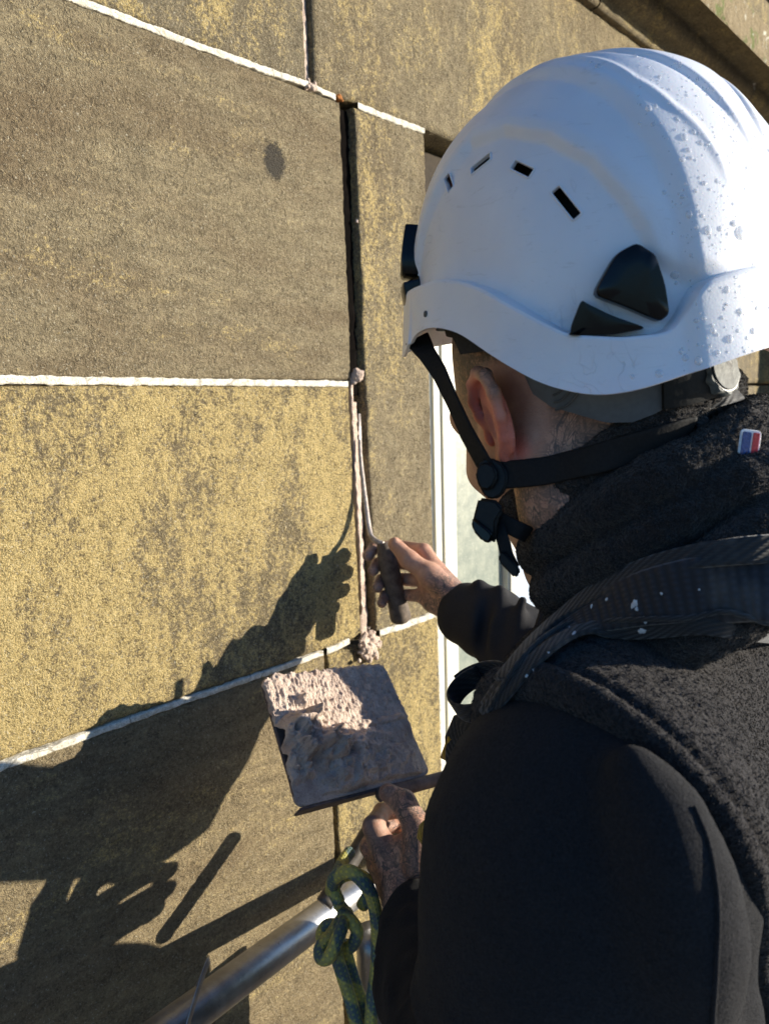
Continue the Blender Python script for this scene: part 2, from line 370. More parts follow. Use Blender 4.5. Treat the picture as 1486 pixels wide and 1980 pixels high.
def rope_mat():
    M = Mat('braided_rope'); s = M.n('ShaderNodeSeparateXYZ'); M.L(M.tc.outputs['UV'], s.inputs[0]); u, v = s.outputs[0], s.outputs[1]
    a = M.math('ADD', M.math('MULTIPLY', v, 500), M.math('MULTIPLY', u, 6.2832 * 4)); b = M.math('SUBTRACT', M.math('MULTIPLY', v, 500), M.math('MULTIPLY', u, 6.2832 * 4))
    sa, sb = M.math('SINE', a), M.math('SINE', b); h = M.math('MAXIMUM', M.math('ABSOLUTE', sa), M.math('ABSOLUTE', sb))
    k = M.ramp(M.math('MULTIPLY', sa, sb), [(.45, 0), (.55, 1)])
    sp = M.math('SINE', M.math('ADD', M.math('MULTIPLY', v, 125), M.math('MULTIPLY', u, 6.2832)))
    k2 = M.ramp(M.math('ADD', M.math('MULTIPLY', sp, .5), .5), [(.35, 0), (.6, 1)])
    c = M.mix(k, (.09, .14, .14), (.20, .27, .11)); c = M.mix(M.math('MULTIPLY', k2, M.math('MAXIMUM', k, .6)), c, (.58, .52, .10))
    c = M.mix(M.ramp(M.noise(55, 4), [(.5, 0), (.7, .45)]), c, (.13, .12, .08))
    M.set(Base_Color=c, Roughness=.75); M.bump(h, .0008); return M.m
def steel_mat(name='galvanised_steel', col=(.36, .355, .35), metal=.8, rough=.34):
    M = Mat(name); f = M.noise(18, 5, .65, .3, M.vec((1, 1, 1))); g = M.noise(240, 3, .7); sc = M.noise(60, 5, .8, 2.0)
    c = M.mix(M.ramp(f, [(.35, 0), (.65, 1)]), tuple(x * .72 for x in col), tuple(x * 1.25 for x in col)); c = M.mix(M.ramp(sc, [(.62, 0), (.7, .65)]), c, (.10, .085, .07))
    c = M.mix(M.ramp(g, [(.66, 0), (.72, .6)]), c, (.5, .48, .44))
    M.set(Base_Color=c, Metallic=M.ramp(sc, [(.6, metal), (.72, .1)]), Roughness=M.ramp(f, [(.3, rough - .06), (.7, rough + .14)])); M.bump(M.math('ADD', g, sc), .00025); return M.m
def helmet_mat():
    M = Mat('white_helmet_plastic'); f = M.noise(700, 2, .6); g = M.noise(9, 4, .6); s = M.noise(26, 4, .75, 2.5, M.vec((1, 1, 4), (0, R_(30), 0)))
    c = M.mix(M.ramp(g, [(.4, 0), (.7, 1)]), (.78, .785, .80), (.69, .695, .72)); c = M.mix(M.ramp(s, [(.60, 0), (.68, .30)]), c, (.50, .48, .45))
    M.set(Base_Color=c, Roughness=M.ramp(M.noise(14, 4), [(.3, .30), (.7, .46)]), Specular_IOR_Level=.5, Subsurface_Weight=.08, Subsurface_Scale=.003)
    hl = M.noise(7, 2, .5, 5.0); hl2 = M.noise(11, 2, .5, 7.0, M.vec((1, .6, 1), (.5, 1.1, .3))); mk = M.ramp(M.noise(16, 3), [(.54, 0), (.60, 1)])
    sc = M.math('MULTIPLY', M.math('MAXIMUM', M.ramp(hl, [(.4975, 0), (.50, 1), (.5025, 0)]), M.ramp(hl2, [(.5475, 0), (.55, 1), (.5525, 0)])), mk)
    c2 = M.mix(M.math('MULTIPLY', sc, .35), c, (.40, .39, .37)); M.set(Base_Color=c2)
    M.bump(M.math('SUBTRACT', f, M.math('MULTIPLY', sc, 2.0)), .00012); return M.m
def water_mat():
    M = Mat('water'); M.set(Base_Color=(.80, .81, .83), Roughness=.03, Specular_IOR_Level=1.0, Coat_Weight=1.0, Alpha=.45); return M.m

st_grey = stone_mat('sooty_sandstone', .52, spot=(.724, 1.885, .022, .028), seed=0, brown=.7, bed=(.5, 1, 1.6), tilt=14)
st_grey2 = stone_mat('sooty_sandstone_plain', .80, seed=3.1)
st_yellow = stone_mat('worn_yellow_sandstone', 1.34, grey=(.39, .305, .165), seed=5.2, brown=.1)
st_mixed = stone_mat('half_worn_sandstone', .95, grey=(.38, .32, .205), seed=8.4, brown=.2)
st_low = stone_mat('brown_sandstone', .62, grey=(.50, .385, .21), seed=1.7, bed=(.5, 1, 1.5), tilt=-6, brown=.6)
st_far = stone_mat('pale_sandstone', .9, grey=(.42, .34, .22), seed=9.9, brown=.1)
m_white = mortar_white(); m_pink = mortar_pink(); m_skin = skin_mat()
m_fleece = fleece_mat('smooth_black_navy_fleece', (.0185, .0185, .0198), 700, .0011, .06, .35)
m_gilet = fleece_mat('charcoal_boucle_fleece', (.021, .0190, .0188), 420, .0024, .22, .7)
m_snood = fleece_mat('dark_grey_boucle_fleece', (.020, .0175, .0165), 420, .0026, .35, .5)
m_shirt = simple('faded_black_cotton', (.028, .027, .028), .9, 900, .3, .0004, spec=.15)
m_web = webbing_mat('black_webbing', (.020, .019, .018)); m_strap = simple('thin_black_strap', (.013, .0125, .012), .75, 500, .25, .0003, spec=.2)
m_yellow = webbing_mat('yellow_webbing', (.55, .30, .02)); m_rope = rope_mat(); m_steel = steel_mat(); m_helmet = helmet_mat(); m_water = water_mat()
m_black = simple('glossy_black_plastic', (.004, .004, .004), .20, 300, .2, .00005, spec=.28)
m_buckle = simple('matte_black_plastic', (.011, .011, .010), .45, 300, .2, .0002, spec=.2)
m_grey = simple('grey_headband_plastic', (.075, .085, .092), .5, 200, .12, .0002)
m_liner = simple('dark_liner_foam', (.02, .02, .02), .9, 400, .3, .0005)
m_dial = simple('scuffed_dial_plastic', (.10, .105, .095), .6, 260, .45, .0005, spec=.25)
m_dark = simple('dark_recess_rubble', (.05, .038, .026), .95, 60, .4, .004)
m_frame = simple('cream_painted_frame', (.80, .775, .64), .45, 30, .04, .0002)
m_sash = simple('pale_grey_sash', (.50, .49, .43), .5, 60, .1, .0002)
m_board = simple('weathered_timber_board', (.30, .22, .14), .85, 40, .3, .001)
m_ground = simple('pale_gravel_ground', (.26, .23, .19), .95, 20, .3, .01)
m_brown = simple('dark_brown_timber', (.085, .055, .03), .8, 60, .3, .0008)
m_head_shade = simple('lintel_shade_timber', (.035, .025, .015), .9, 60, .3, .0008)  # timber colour darkened to stand in for shade under the lintel
m_hand = simple('mortar_smeared_handle', (.12, .092, .07), .8, 90, .45, .0012)
m_rod = simple('dusty_steel_rod', (.42, .36, .31), .5, 160, .4, .0006, metal=.35)
m_plate = simple('mortar_stained_plate', (.12, .088, .078), .7, 60, .45, .0008)
m_redthr = simple('red_thread', (.55, .03, .04), .8, 900, .3, .0004); m_bluethr = simple('blue_thread', (.02, .07, .22), .8, 900, .4, .0004); m_whitethr = simple('white_thread', (.75, .75, .75), .8, 900, .15, .0004)
m_paint = simple('dried_white_splash', (.55, .56, .56), .8, 300, .2, .0005)
m_gutter = simple('black_iron_gutter', (.02, .02, .02), .5, 100, .3, .0005)
def moss_stone():
    M = Mat('mossy_cornice_stone'); a = M.noise(16, 5, .65); f = M.noise(260, 3, .7); g = M.noise(60, 4, .7)
    c = M.mix(M.ramp(f, [(.35, 0), (.7, 1)]), (.14, .105, .055), (.33, .255, .14)); c = M.mix(M.ramp(a, [(.56, 0), (.62, .85)]), c, (.10, .13, .025)); c = M.mix(M.ramp(M.noise(22, 5, .7, 1), [(.6, 0), (.65, .9)]), c, (.55, .55, .46))
    M.set(Base_Color=c, Roughness=.95); M.bump(M.math('ADD', f, g), .004); return M.m
m_moss = moss_stone()
def glass_mat():
    M = Mat('hazy_textured_glass'); f = M.noise(35, 4, .7); g = M.noise(160, 3, .7)
    c = M.mix(M.ramp(f, [(.35, 0), (.65, 1)]), (.17, .20, .17), (.29, .31, .25)); c = M.mix(M.ramp(g, [(.58, 0), (.68, .5)]), c, (.5, .5, .42))
    M.set(Base_Color=c, Roughness=.28, Specular_IOR_Level=.8); M.bump(g, .0004); return M.m
m_glass = glass_mat()
def pale_glass():
    M = Mat('pale_reflecting_glass'); M.set(Base_Color=(.45, .52, .62), Roughness=.12, Specular_IOR_Level=1.0); f = M.noise(8, 2); M.bump(f, .0005); return M.m
m_glass2 = pale_glass()
#%%STRUCTURE
# ------------------------------------------------------------------ setting: ground, platform, wall
g = box_between('ground', (-60, -60, -4.2), (60, 60, -4.0), m_ground, None, 0); tag(g, kind='structure')
wall = empty('stone_wall'); tag(wall, 'sandstone ashlar wall with white pointed joints and one raked out vertical joint', 'wall')
Z1, Z2, Z3 = 1.998, 1.586, 1.173           # the three bed joints
def stone(x0, x1, z0, z1, mat, res=.003, seed=0, skew=(0, 0, 0, 0), amp=1.0, proud=0.0, rad=.006):
    """one block: front face grid with worn edges and hollows, sides running 7 cm back. skew = extra x at (bottom left, bottom right, top right, top left)"""
    nx = max(int((x1 - x0) / res), 6); nz = max(int((z1 - z0) / res), 6)
    nx = min(nx, 260); nz = min(nz, 300)
    u, v = np.meshgrid(np.linspace(0, 1, nx + 1), np.linspace(0, 1, nz + 1), indexing='ij')
    xl = x0 + skew[0] * (1 - v) + skew[3] * v; xr = x1 + skew[1] * (1 - v) + skew[2] * v
    X = xl + (xr - xl) * u; Zz = z0 + (z1 - z0) * v
    P0 = np.stack([X.ravel(), np.full(X.size, seed * 1.37), Zz.ravel()], 1)
    ed = np.minimum(np.minimum(X - xl, xr - X), np.minimum(Zz - z0, z1 - Zz)).ravel()
    ed2 = ed + .0022 * fbm(P0, 90, 3, seed) + .001
    drop = np.clip(1 - ed2 / rad, 0, 1) ** 2 * rad * .8
    # outline wobble
    wob = .0013 * fbm(P0, 45, 3, seed + 3) + .0008 * fbm(P0, 200, 2, seed + 8); wgt = np.clip(1 - ed / .01, 0, 1)
    cx, cz = (x0 + x1) / 2, (z0 + z1) / 2
    sx = np.where(np.minimum(X - xl, xr - X).ravel() < .01, np.sign(X.ravel() - cx), 0); sz = np.where(np.minimum(Zz - z0, z1 - Zz).ravel() < .01, np.sign(Zz.ravel() - cz), 0)
    Y = -proud + drop - amp * (.0016 * fbm(P0, 9, 2, seed + 1) + .0011 * fbm(P0, 55, 2, seed + 2) + .0008 * vnoise(P0, 230, seed + 4))
    pit = vnoise(P0, 120, seed + 30); Y = Y + amp * .0013 * np.clip(pit - .55, 0, 1) / .45
    P = np.stack([X.ravel() + sx * wgt * wob, Y, Zz.ravel() + sz * wgt * wob], 1)
    idx = np.arange((nx + 1) * (nz + 1)).reshape(nx + 1, nz + 1)
    Fq = np.stack([idx[:-1, :-1].ravel(), idx[1:, :-1].ravel(), idx[1:, 1:].ravel(), idx[:-1, 1:].ravel()], 1)
    ring = np.concatenate([idx[:, 0], idx[-1, 1:], idx[-2::-1, -1], idx[0, -2:0:-1]]); n0 = len(P)
    back = P[ring].copy(); back[:, 1] = .085; P = np.vstack([P, back]); k = len(ring)
    Sd = np.stack([ring, np.arange(n0, n0 + k), n0 + (np.arange(k) + 1) % k, np.roll(ring, -1)], 1)
    return fast_mesh('stone_block', P, np.vstack([Fq, Sd]), mat, wall)
J = .0042     # half joint
s3 = stone(.36 - .42, .8585, Z2 + J, Z1 - J, st_grey, .0027, 1, (0, .003, -.002, 0))                  # large grey block with the soot spot
s1 = stone(.02, .789, Z1 + J, Z1 + .41, st_mixed, .003, 2, (0, .0, .004, 0))                          # top left
s2 = stone(.804, 3.2, Z1 + J, Z1 + .385, st_grey2, .0065, 3, (.0, 0, 0, .004), rad=.007)                # lintel
stone(-.9, .0, Z1 + J, Z1 + .41, st_grey2, .012, 4); stone(-.9, -.072, Z2 + J, Z1 - J, st_yellow, .012, 5)
s4 = stone(.8865, 1.052, Z3 + J, Z1 - J, st_grey2, .0028, 6, (.012, .003, 0, -.002))                    # tall jamb block
s5 = stone(-.02, .866, Z3 + J, Z2 - J, st_yellow, .0028, 7, (0, .0, -.010, 0), rad=.008)                     # ochre block
stone(-.9, -.03, Z3 + J, Z2 - J, st_mixed, .012, 8)
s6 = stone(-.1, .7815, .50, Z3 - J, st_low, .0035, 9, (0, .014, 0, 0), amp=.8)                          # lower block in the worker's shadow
stone(-.9, -.11, .5, Z3 - J, st_grey2, .012, 10)
s7 = stone(.7875, 1.064, .50, Z3 - J, st_yellow, .003, 11, (.018, .006, 0, 0))                             # jamb block behind the hawk
for k, (a, b) in enumerate(((-.9, -.2), (-.19, .45), (.46, 1.068))): stone(a, b, -.2, .49, st_low, .012, 12 + k)
for k, (a, b) in enumerate(((-.9, .3), (.31, 1.4), (1.41, 3.2))): stone(a, b, Z1 + .66, Z1 + 1.2, st_grey2, .015, 16 + k)
back = box_between('backing', (-.9, .066, -.2), (1.04, .10, 3.2), m_dark, wall, 0)
box_between('backing', (1.04, .066, Z1 + .01), (3.2, .10, 3.2), m_dark, wall, 0)
def strip(name, pts, wdt, mat, proud=.0012, seed=0, depth=.03, amp=.0012, parent=wall):
    """crumbly mortar strip on the wall following (x, z) points, wdt wide"""
    pts = np.array(pts, float); L = np.concatenate([[0], np.cumsum(np.linalg.norm(np.diff(pts, axis=0), axis=1))]); n = max(int(L[-1] / .0025), 8)
    s = np.linspace(0, L[-1], n); X = np.interp(s, L, pts[:, 0]); Zz = np.interp(s, L, pts[:, 1]); T = np.gradient(np.stack([X, Zz], 1), axis=0); T /= np.linalg.norm(T, axis=1, keepdims=True)
    nrm = np.stack([-T[:, 1], T[:, 0]], 1); rows = [-.5, -.48, -.4, -.2, 0, .2, .4, .48, .5]; P = []
    base = np.stack([X, 0 * X, Zz], 1)
    for j, a in enumerate(rows):
        wv = wdt * a * (1 + .46 * fbm(base + j % 2, 95, 4, seed + (1 if a > 0 else 2), .7))
        p = np.stack([X + nrm[:, 0] * wv, np.zeros(n), Zz + nrm[:, 1] * wv], 1)
        p[:, 1] = (depth if j in (0, 8) else (-proud + (.0012 if abs(a) > .45 else 0))) - (0 if j in (0, 8) else amp * fbm(p, 120, 3, seed + 5))
        P.append(p)
    P = np.stack(P, 1).reshape(-1, 3); m_ = len(rows)
    ii = np.arange(n - 1)[:, None] * m_ + np.arange(m_ - 1)[None]; ii = ii.ravel()
    Q = np.stack([ii, ii + m_, ii + m_ + 1, ii + 1], 1)
    return fast_mesh(name, P, Q, mat, parent)
strip('mortar_joint', [(-.9, Z1), (.30, Z1), (.60, Z1 - .001), (.792, Z1 + .003), (.846, Z1)], .0088, m_white, .0004, 1)
strip('mortar_joint', [(.893, Z1 + .001), (.96, Z1 - .001), (1.050, Z1)], .0100, m_white, .0004, 2)
strip('mortar_joint', [(-.9, Z2 + .002), (.3, Z2 + .002), (.55, Z2), (.852, Z2 - .002)], .0098, m_white, .0004, 3)
strip('mortar_joint', [(-.9, Z3 - .002), (.3, Z3 - .003), (.5, Z3), (.70, Z3 - .001), (.778, Z3)], .0086, m_white, .0003, 4)
strip('mortar_joint', [(.785, Z3 + .001), (.80, Z3 + .001), (.835, Z3 + .005)], .011, m_white, .001, 5)
strip('mortar_joint', [(.905, Z3 + .001), (.97, Z3 - .001), (1.055, Z3)], .0115, m_white, .002, 6)
strip('mortar_joint', [(1.066, Z3), (1.070, 1.0), (1.071, .5)], .008, m_white, -.004, 7)
strip('pink_mortar_joint', [(.797, Z1 + .005), (.796, Z1 + .2), (.799, Z1 + .41)], .0135, m_pink, -.009, 8, depth=.06)
strip('pink_mortar_joint', [(.884, Z3 - .015), (.880, Z3 + .15), (.877, Z2 - .17), (.874, Z2 - .03)], .020, m_pink, -.013, 9, amp=.002, depth=.06)
strip('pink_mortar_joint', [(.8705, Z3 + .04), (.8685, Z3 + .2), (.8640, Z2 - .10), (.862, Z2 + .002)], .0045, m_pink, -.0022, 10, amp=.0022)
0 and strip('pink_mortar_joint', [(.8775, Z2 - .115), (.8765, Z2 - .06), (.8765, Z2 - .018)], .008, m_pink, .0005, 11, amp=.0015)
m_joint_shade = simple('joint_shade_black', (.004, .003, .0025), 1.0, 120, .5, 0, spec=.05)  # near-black colour stands in for the unlit depth of the raked joint
strip('dark_open_joint', [(.8735, Z2 - .02), (.8725, Z2 + .2), (.871, Z1 - .008)], .0255, m_joint_shade, -.012, 14, depth=.06, amp=.001)
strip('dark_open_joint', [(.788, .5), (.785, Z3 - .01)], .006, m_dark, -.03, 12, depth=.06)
def crumbs(name, centre, spread, n, r, mat, seed, parent=wall, kind='stuff', down=0.0):
    rr = np.random.default_rng(seed); S = SDF(np.array(centre) - spread - .01, np.array(centre) + spread + .01, .0011 if max(spread) < .05 else .002)
    for _ in range(n):
        p = np.array(centre) + rr.normal(0, .42, 3) * spread; q = r * rr.uniform(.4, 1.3); S.cap(p, p + rr.normal(0, q * .7, 3), q, q * .7, .0032)
    P, Q = S.mesh(); N = vnormals(P, Q); P = P + N * (fbm(P, 350, 2, seed) * .0012)[:, None]
    o = fast_mesh(name, P, Q, mat, parent)
    return o
crumbs('mortar_crumbs', (.872, -.008, Z3 - .012), np.array((.021, .007, .024)), 190, .0036, m_pink, 3)
crumbs('mortar_crumbs', (.870, -.002, Z2 + .012), np.array((.007, .006, .010)), 12, .005, m_pink, 4)
crumbs('mortar_crumbs', (.800, .001, Z1 + .002), np.array((.012, .005, .006)), 12, .0035, m_pink, 5)
crumbs('rust_crumbs', (.853, .003, Z1 + .003), np.array((.006, .004, .004)), 8, .003, simple('rusty_grit', (.35, .13, .03), .9), 6)
crumbs('mortar_crumbs', (.8915, .006, Z1 - .16), np.array((.003, .004, .006)), 5, .003, m_pink, 7)
# far side of the window: pale stone jamb with a raised strip
for k, (z0, z1) in enumerate(((-.2, .62), (.63, 1.17), (1.18, 1.58), (1.59, Z1 - J))):
    stone(2.60, 2.86, z0, z1, st_far, .012, 30 + k, proud=.0); stone(2.868, 3.3, z0, z1, st_far, .014, 40 + k, proud=.05); stone(3.31, 4.6, z0, z1, st_far, .03, 50 + k)
for k in range(4): stone(3.22, 4.6, Z1 + J + .3 * k, Z1 + .3 + .3 * k - J, st_far, .03, 60 + k)

# cornice over the window head: one moulded course
def extrude_x(name, prof, x0, x1, mat, parent=None, nx=160, seed=0, amp=.0015):
    P = []; pr = []
    for i in range(len(prof) - 1):
        a, b = np.array(prof[i]), np.array(prof[i + 1]); k = max(int(np.linalg.norm(b - a) / .006), 1)
        for j in range(k): pr.append(a + (b - a) * j / k)
    pr.append(np.array(prof[-1])); pr = np.array(pr); xs = np.linspace(x0, x1, nx)
    for x in xs: P.append(np.stack([np.full(len(pr), x), -pr[:, 0], pr[:, 1]], 1))
    P = np.vstack(P); n_ = fbm(P, 25, 3, seed) * amp + fbm(P, 120, 2, seed + 3) * amp * .5; P[:, 1] += n_; P[:, 2] += n_ * .6
    m_ = len(pr); ii = (np.arange(nx - 1)[:, None] * m_ + np.arange(m_ - 1)[None]).ravel()
    return fast_mesh(name, P, np.stack([ii, ii + 1, ii + m_ + 1, ii + m_], 1), mat, parent)
corn = empty('cornice'); tag(corn, 'moulded stone cornice with dark underside and mossy face above the window', 'cornice')
zc = 1.55
x_e = [-.9, .35, 1.62, 2.5, 3.4, 4.4]
for i in range(5):
    extrude_x('moulding', [(-.05, zc + .822), (.014, zc + .822), (.020, zc + .826), (.022, zc + .838), (.018, zc + .845), (.030, zc + .850), (.046, zc + .856), (.056, zc + .868), (.058, zc + .884), (.055, zc + .893), (.10, zc + .897), (.132, zc + .888), (.150, zc + .862)], x_e[i] + .002, x_e[i + 1] - .002, st_grey2, corn, 200, 70 + i)
    extrude_x('fascia', [(.150, zc + .862), (.153, zc + .875), (.153, zc + .950), (.145, zc + .962), (-.05, zc + 1.02)], x_e[i] + .002, x_e[i + 1] - .002, m_moss, corn, 260, 80 + i, .004)
gut = empty('gutter'); tag(gut, 'black iron pipe running along above the cornice, top right corner', 'pipe')
tube('pipe', [(-.9, -.18, zc + 1.03), (1, -.18, zc + 1.03), (4.6, -.18, zc + 1.03)], .036, m_gutter, gut, 24)
for x in (.4, 2.0, 3.1): tube('bracket', [(x, -.18, zc + 1.03), (x + .03, -.18, zc + 1.03)], .042, m_gutter, gut, 24)

# window
win = empty('window'); tag(win, 'window with cream painted frame and hazy panes set back beside the stone jamb', 'window')
box_between('frame', (1.150, .075, .2), (1.226, .16, Z1 - .1), m_frame, win, .006)
box_between('frame_bead', (1.068, .10, .2), (1.148, .16, Z1 - .1), m_frame, win, .004)
box_between('pane', (1.228, .100, .3), (1.418, .108, Z1 - .14), m_glass, win, 0)
m_gasket = simple('dark_rubber_seal', (.03, .03, .028), .8, 200, .3, .0002)
box_between('seal', (1.2262, .082, .25), (1.2278, .12, Z1 - .1), m_gasket, win, 0)
box_between('seal', (1.1482, .085, .2), (1.1498, .15, Z1 - .1), m_gasket, win, 0)
box_between('frame_step', (1.176, .070, .2), (1.204, .0748, Z1 - .1), m_frame, win, .001)
box_between('mullion', (1.420, .08, .2), (1.450, .15, Z1 - .1), m_sash, win, .005)
box_between('mullion', (1.452, .092, .2), (1.466, .15, Z1 - .1), m_sash, win, .004)
box_between('pane', (1.468, .10, .3), (2.50, .12, Z1 - .14), m_glass2, win, 0)
box_between('frame', (2.502, .075, .2), (2.597, .16, Z1 - .1), m_frame, win, .006)
box_between('head_board', (1.056, .05, Z1 - .095), (2.597, .16, Z1 - .006), m_head_shade, win, .004)
box_between('sill', (1.075, -.03, .05), (2.595, .16, .195), st_far, win, .01)
# room behind the glass is closed off by a plain inner wall
box_between('inner_wall', (1.06, .2, -.2), (4.6, .24, 3.2), m_brown, wall, 0)

# scaffold platform below the frame
plat = empty('scaffold_platform'); tag(plat, 'timber scaffold boards the worker stands on, below the guard rail', 'platform')
for k in range(6): box_between('board', (-2, -1.45 + k * .232, -.042), (4, -1.45 + k * .232 + .225, -.004), m_board, plat, .003)

#%%SCAFFOLD
# ------------------------------------------------------------------ scaffold tubes, rope, clip
ry, rz = -.160, 1.55 - .632           # guard rail axis: distance from the wall, height
rail = empty('guard_rail'); tag(rail, 'galvanised scaffold guard rail running along the wall under the hawk', 'scaffold tube')
def hollow(name, a, b, r, mat, parent):
    return tube(name, [np.array(a) + (np.array(b) - np.array(a)) * t for t in np.linspace(0, 1, 30)], r, mat, parent, 40)
RA, RB = WL(704, 1712, .100), WL(472, 1884, .145); rd = unit(RA - RB)
hollow('tube', RB - rd * 1.5, RA + rd * .62, .0212, m_steel, rail)
std = empty('standard'); tag(std, 'upright galvanised scaffold tube beside the rope, rising to the rail', 'scaffold tube')
q = WL(722, 1850, .150)
hollow('tube', (q[0] + .0, -.150, -.004), (q[0] + .0, -.150, RA[2] - .030), .02415, m_steel, std)
brace = empty('brace'); tag(brace, 'thin dark scaffold brace slanting up behind the left hand', 'scaffold tube')
hollow('tube', C(626, 1748, 1.01), C(742, 1562, 1.085), .0115, simple('dull_dark_steel', (.11, .10, .09), .5, 60, .4, .0004, metal=.5), brace)
rope = empty('rope'); tag(rope, 'green and yellow braided rope knotted round the guard rail with hanging tails', 'rope')
def rp(pts, r=.0078, nm='strand', par=rope): return tube(nm, smooth_path([C(*p) for p in pts], 9), r, m_rope, par, 18, True, .0)
rp([(676, 1648, .99), (664, 1664, .97), (652, 1690, .94), (644, 1715, .92), (655, 1745, .915)])
rp([(640, 1722, .925), (648, 1696, .90), (675, 1685, .885), (702, 1705, .88), (720, 1738, .885), (729, 1795, .895), (728, 1870, .90), (720, 1930, .90), (714, 2010, .90)])
rp([(700, 1752, .945), (712, 1726, .94), (706, 1700, .945), (680, 1690, .955), (655, 1700, .96), (640, 1730, .95)])
rp([(655, 1748, .945), (668, 1768, .93), (662, 1790, .905), (650, 1820, .89), (636, 1850, .885), (621, 1852, .89), (620, 1832, .90), (640, 1808, .91), (655, 1785, .92), (672, 1762, .94)])
rp([(660, 1765, .925), (676, 1778, .915), (690, 1800, .91), (682, 1826, .915), (662, 1834, .925), (650, 1815, .93)])
rp([(650, 1790, .93), (632, 1790, .935), (622, 1808, .93), (630, 1822, .92)])
rp([(652, 1815, .905), (652, 1850, .90), (662, 1885, .90), (676, 1930, .90), (694, 2000, .90)])
rp([(664, 1822, .92), (674, 1862, .92), (690, 1915, .92), (704, 1950, .92), (712, 2010, .92)])
clip_ = empty('pipe_clip'); tag(clip_, 'thin metal band looped round the guard rail near the bottom edge', 'clip')
tp = smooth_path([C(352, 2015, .80), C(362, 1982, .805), C(380, 1922, .820), C(398, 1868, .838), C(404, 1857, .848), C(399, 1862, .858), C(386, 1892, .872), C(368, 1926, .885)], 8)
ribbon('band', tp, [unit(V(.5, -.7, .3))] * len(tp), .0075, .0012, m_steel, clip_)
#%%HAWK
# ------------------------------------------------------------------ hawk with mortar, pointing iron
H0, H1, H2, H3 = C(503, 1310, 1.0), None, None, None
hs = 1.06
_n = B @ (B.T @ V(.04, -.78, .63)); _p = V(.488, .575, -.427) * hs + CAM
def onp(px, py): r_ = RAY(px, py); return CAM + r_ * (((_p - CAM) @ _n) / (r_ @ _n))
H0, H1, H2, H3 = onp(503, 1310), onp(738, 1285), onp(832, 1497), onp(576, 1562)
hn = unit(_n); hn = hn if hn[2] > 0 else -hn
hu = unit((H1 - H0) + (H2 - H3)); hv = unit(np.cross(hn, hu)); hv = hv if hv @ (H3 - H0) > 0 else -hv
LU = (np.linalg.norm(H1 - H0) + np.linalg.norm(H2 - H3)) / 2; LV = (np.linalg.norm(H3 - H0) + np.linalg.norm(H2 - H1)) / 2
def HB(a, b): return H0 * (1 - a) * (1 - b) + H1 * a * (1 - b) + H2 * a * b + H3 * (1 - a) * b
hawk = empty('hawk'); tag(hawk, 'mortar board loaded with pink lime mortar held in the left hand', 'mortar board')
def rrect(a, b, r, n=5):
    o_ = []
    for cx, cy, s in ((a - r, b - r, 0), (r, b - r, 90), (r, r, 180), (a - r, r, 270)):
        for k in range(n + 1): t = R_(s + 90 * k / n); o_.append((cx + r * math.cos(t), cy + r * math.sin(t)))
    return o_
prism('plate', [((HB(x / LU, y / LV) - H0) @ hu, (HB(x / LU, y / LV) - H0) @ hv) for x, y in rrect(LU, LV, .012)], (hu, hv, hn), H0, -.005, m_plate, hawk, .0012)
# mortar: height field over the plate, thick and torn towards the near left, combed thin at the far side
nu, nv = 230, 180
u, v = np.meshgrid(np.linspace(0, 1, nu), np.linspace(0, 1, nv), indexing='ij')
P0 = np.stack([(u * LU).ravel(), (v * LV).ravel(), np.zeros(u.size)], 1); u_, v_ = u.ravel(), v.ravel()
def blob(cu, cv, ru, rv, hgt, p=2): return hgt * np.clip(1 - ((u_ - cu) / ru) ** 2 - ((v_ - cv) / rv) ** 2, 0, 1) ** .6
def ss0(x, a, b): t = np.clip((x - a) / (b - a), 0, 1); return t * t * (3 - 2 * t)
n1 = fbm(P0, 28, 4, 3); n2 = fbm(P0, 90, 3, 8); n3 = fbm(P0 * np.array([1, .45, 1]), 420, 2, 12)
h = .0068 + .0022 * n1
lump = blob(.16, .50, .20, .18, .026) + blob(.30, .62, .15, .13, .024) + blob(.09, .66, .11, .10, .026) + blob(.22, .38, .06, .06, .014) + blob(.45, .80, .42, .16, .011) + blob(.22, .25, .045, .05, .012) + blob(.5, .62, .30, .10, .009)
lump = np.maximum(lump, blob(.62, .50, .40, .035, .007)); lump = np.maximum(lump, blob(.76, .80, .28, .035, .006)); lump = np.maximum(lump, blob(.70, .63, .12, .05, .008))
h = h + lump * np.clip(.70 + 1.0 * n1 + .45 * n2, .0, 1.5) + .0030 * n2 * (lump > .002) + .0018 * n2 + .0014 * fbm(P0, 230, 2, 31)
h = h - .010 * np.exp(-((u_ - .27) / .05) ** 2 - ((v_ - .52) / .05) ** 2) - .012 * np.exp(-((u_ - .40) / .06) ** 2 - ((v_ - .68) / .045) ** 2)
h = np.where(lump > .004, h, h)
h = h + .0014 * n3 * (1 - ss0(v_, .36, .46)) + .0011 * n3
edge = np.minimum(np.minimum(u_ * LU, (1 - u_) * LU), np.minimum(v_ * LV, (1 - v_) * LV))
bare = np.clip((v_ - .80 - .05 * n1 + .25 * (u_ < .15) * (.15 - u_) / .15 * 0) / .05, 0, 1) * np.clip((.22 - u_) / .1 + .3, 0, 1)
bare = np.maximum(bare, np.clip((u_ - .86 - .10 * n1) / .06, 0, 1) * np.clip((v_ - .60) / .1, 0, 1) * .92)
bare = np.maximum(bare, np.clip((v_ - .955 - .03 * n1) / .02, 0, 1))
h = h * (1 - bare) + .0003 * bare + np.clip(1 - edge / .004, 0, 1) * -.003
h = np.maximum(h, .0002)
over = np.clip(1 - edge / .006, 0, 1) * .003 * n2 * (v_ < .3)
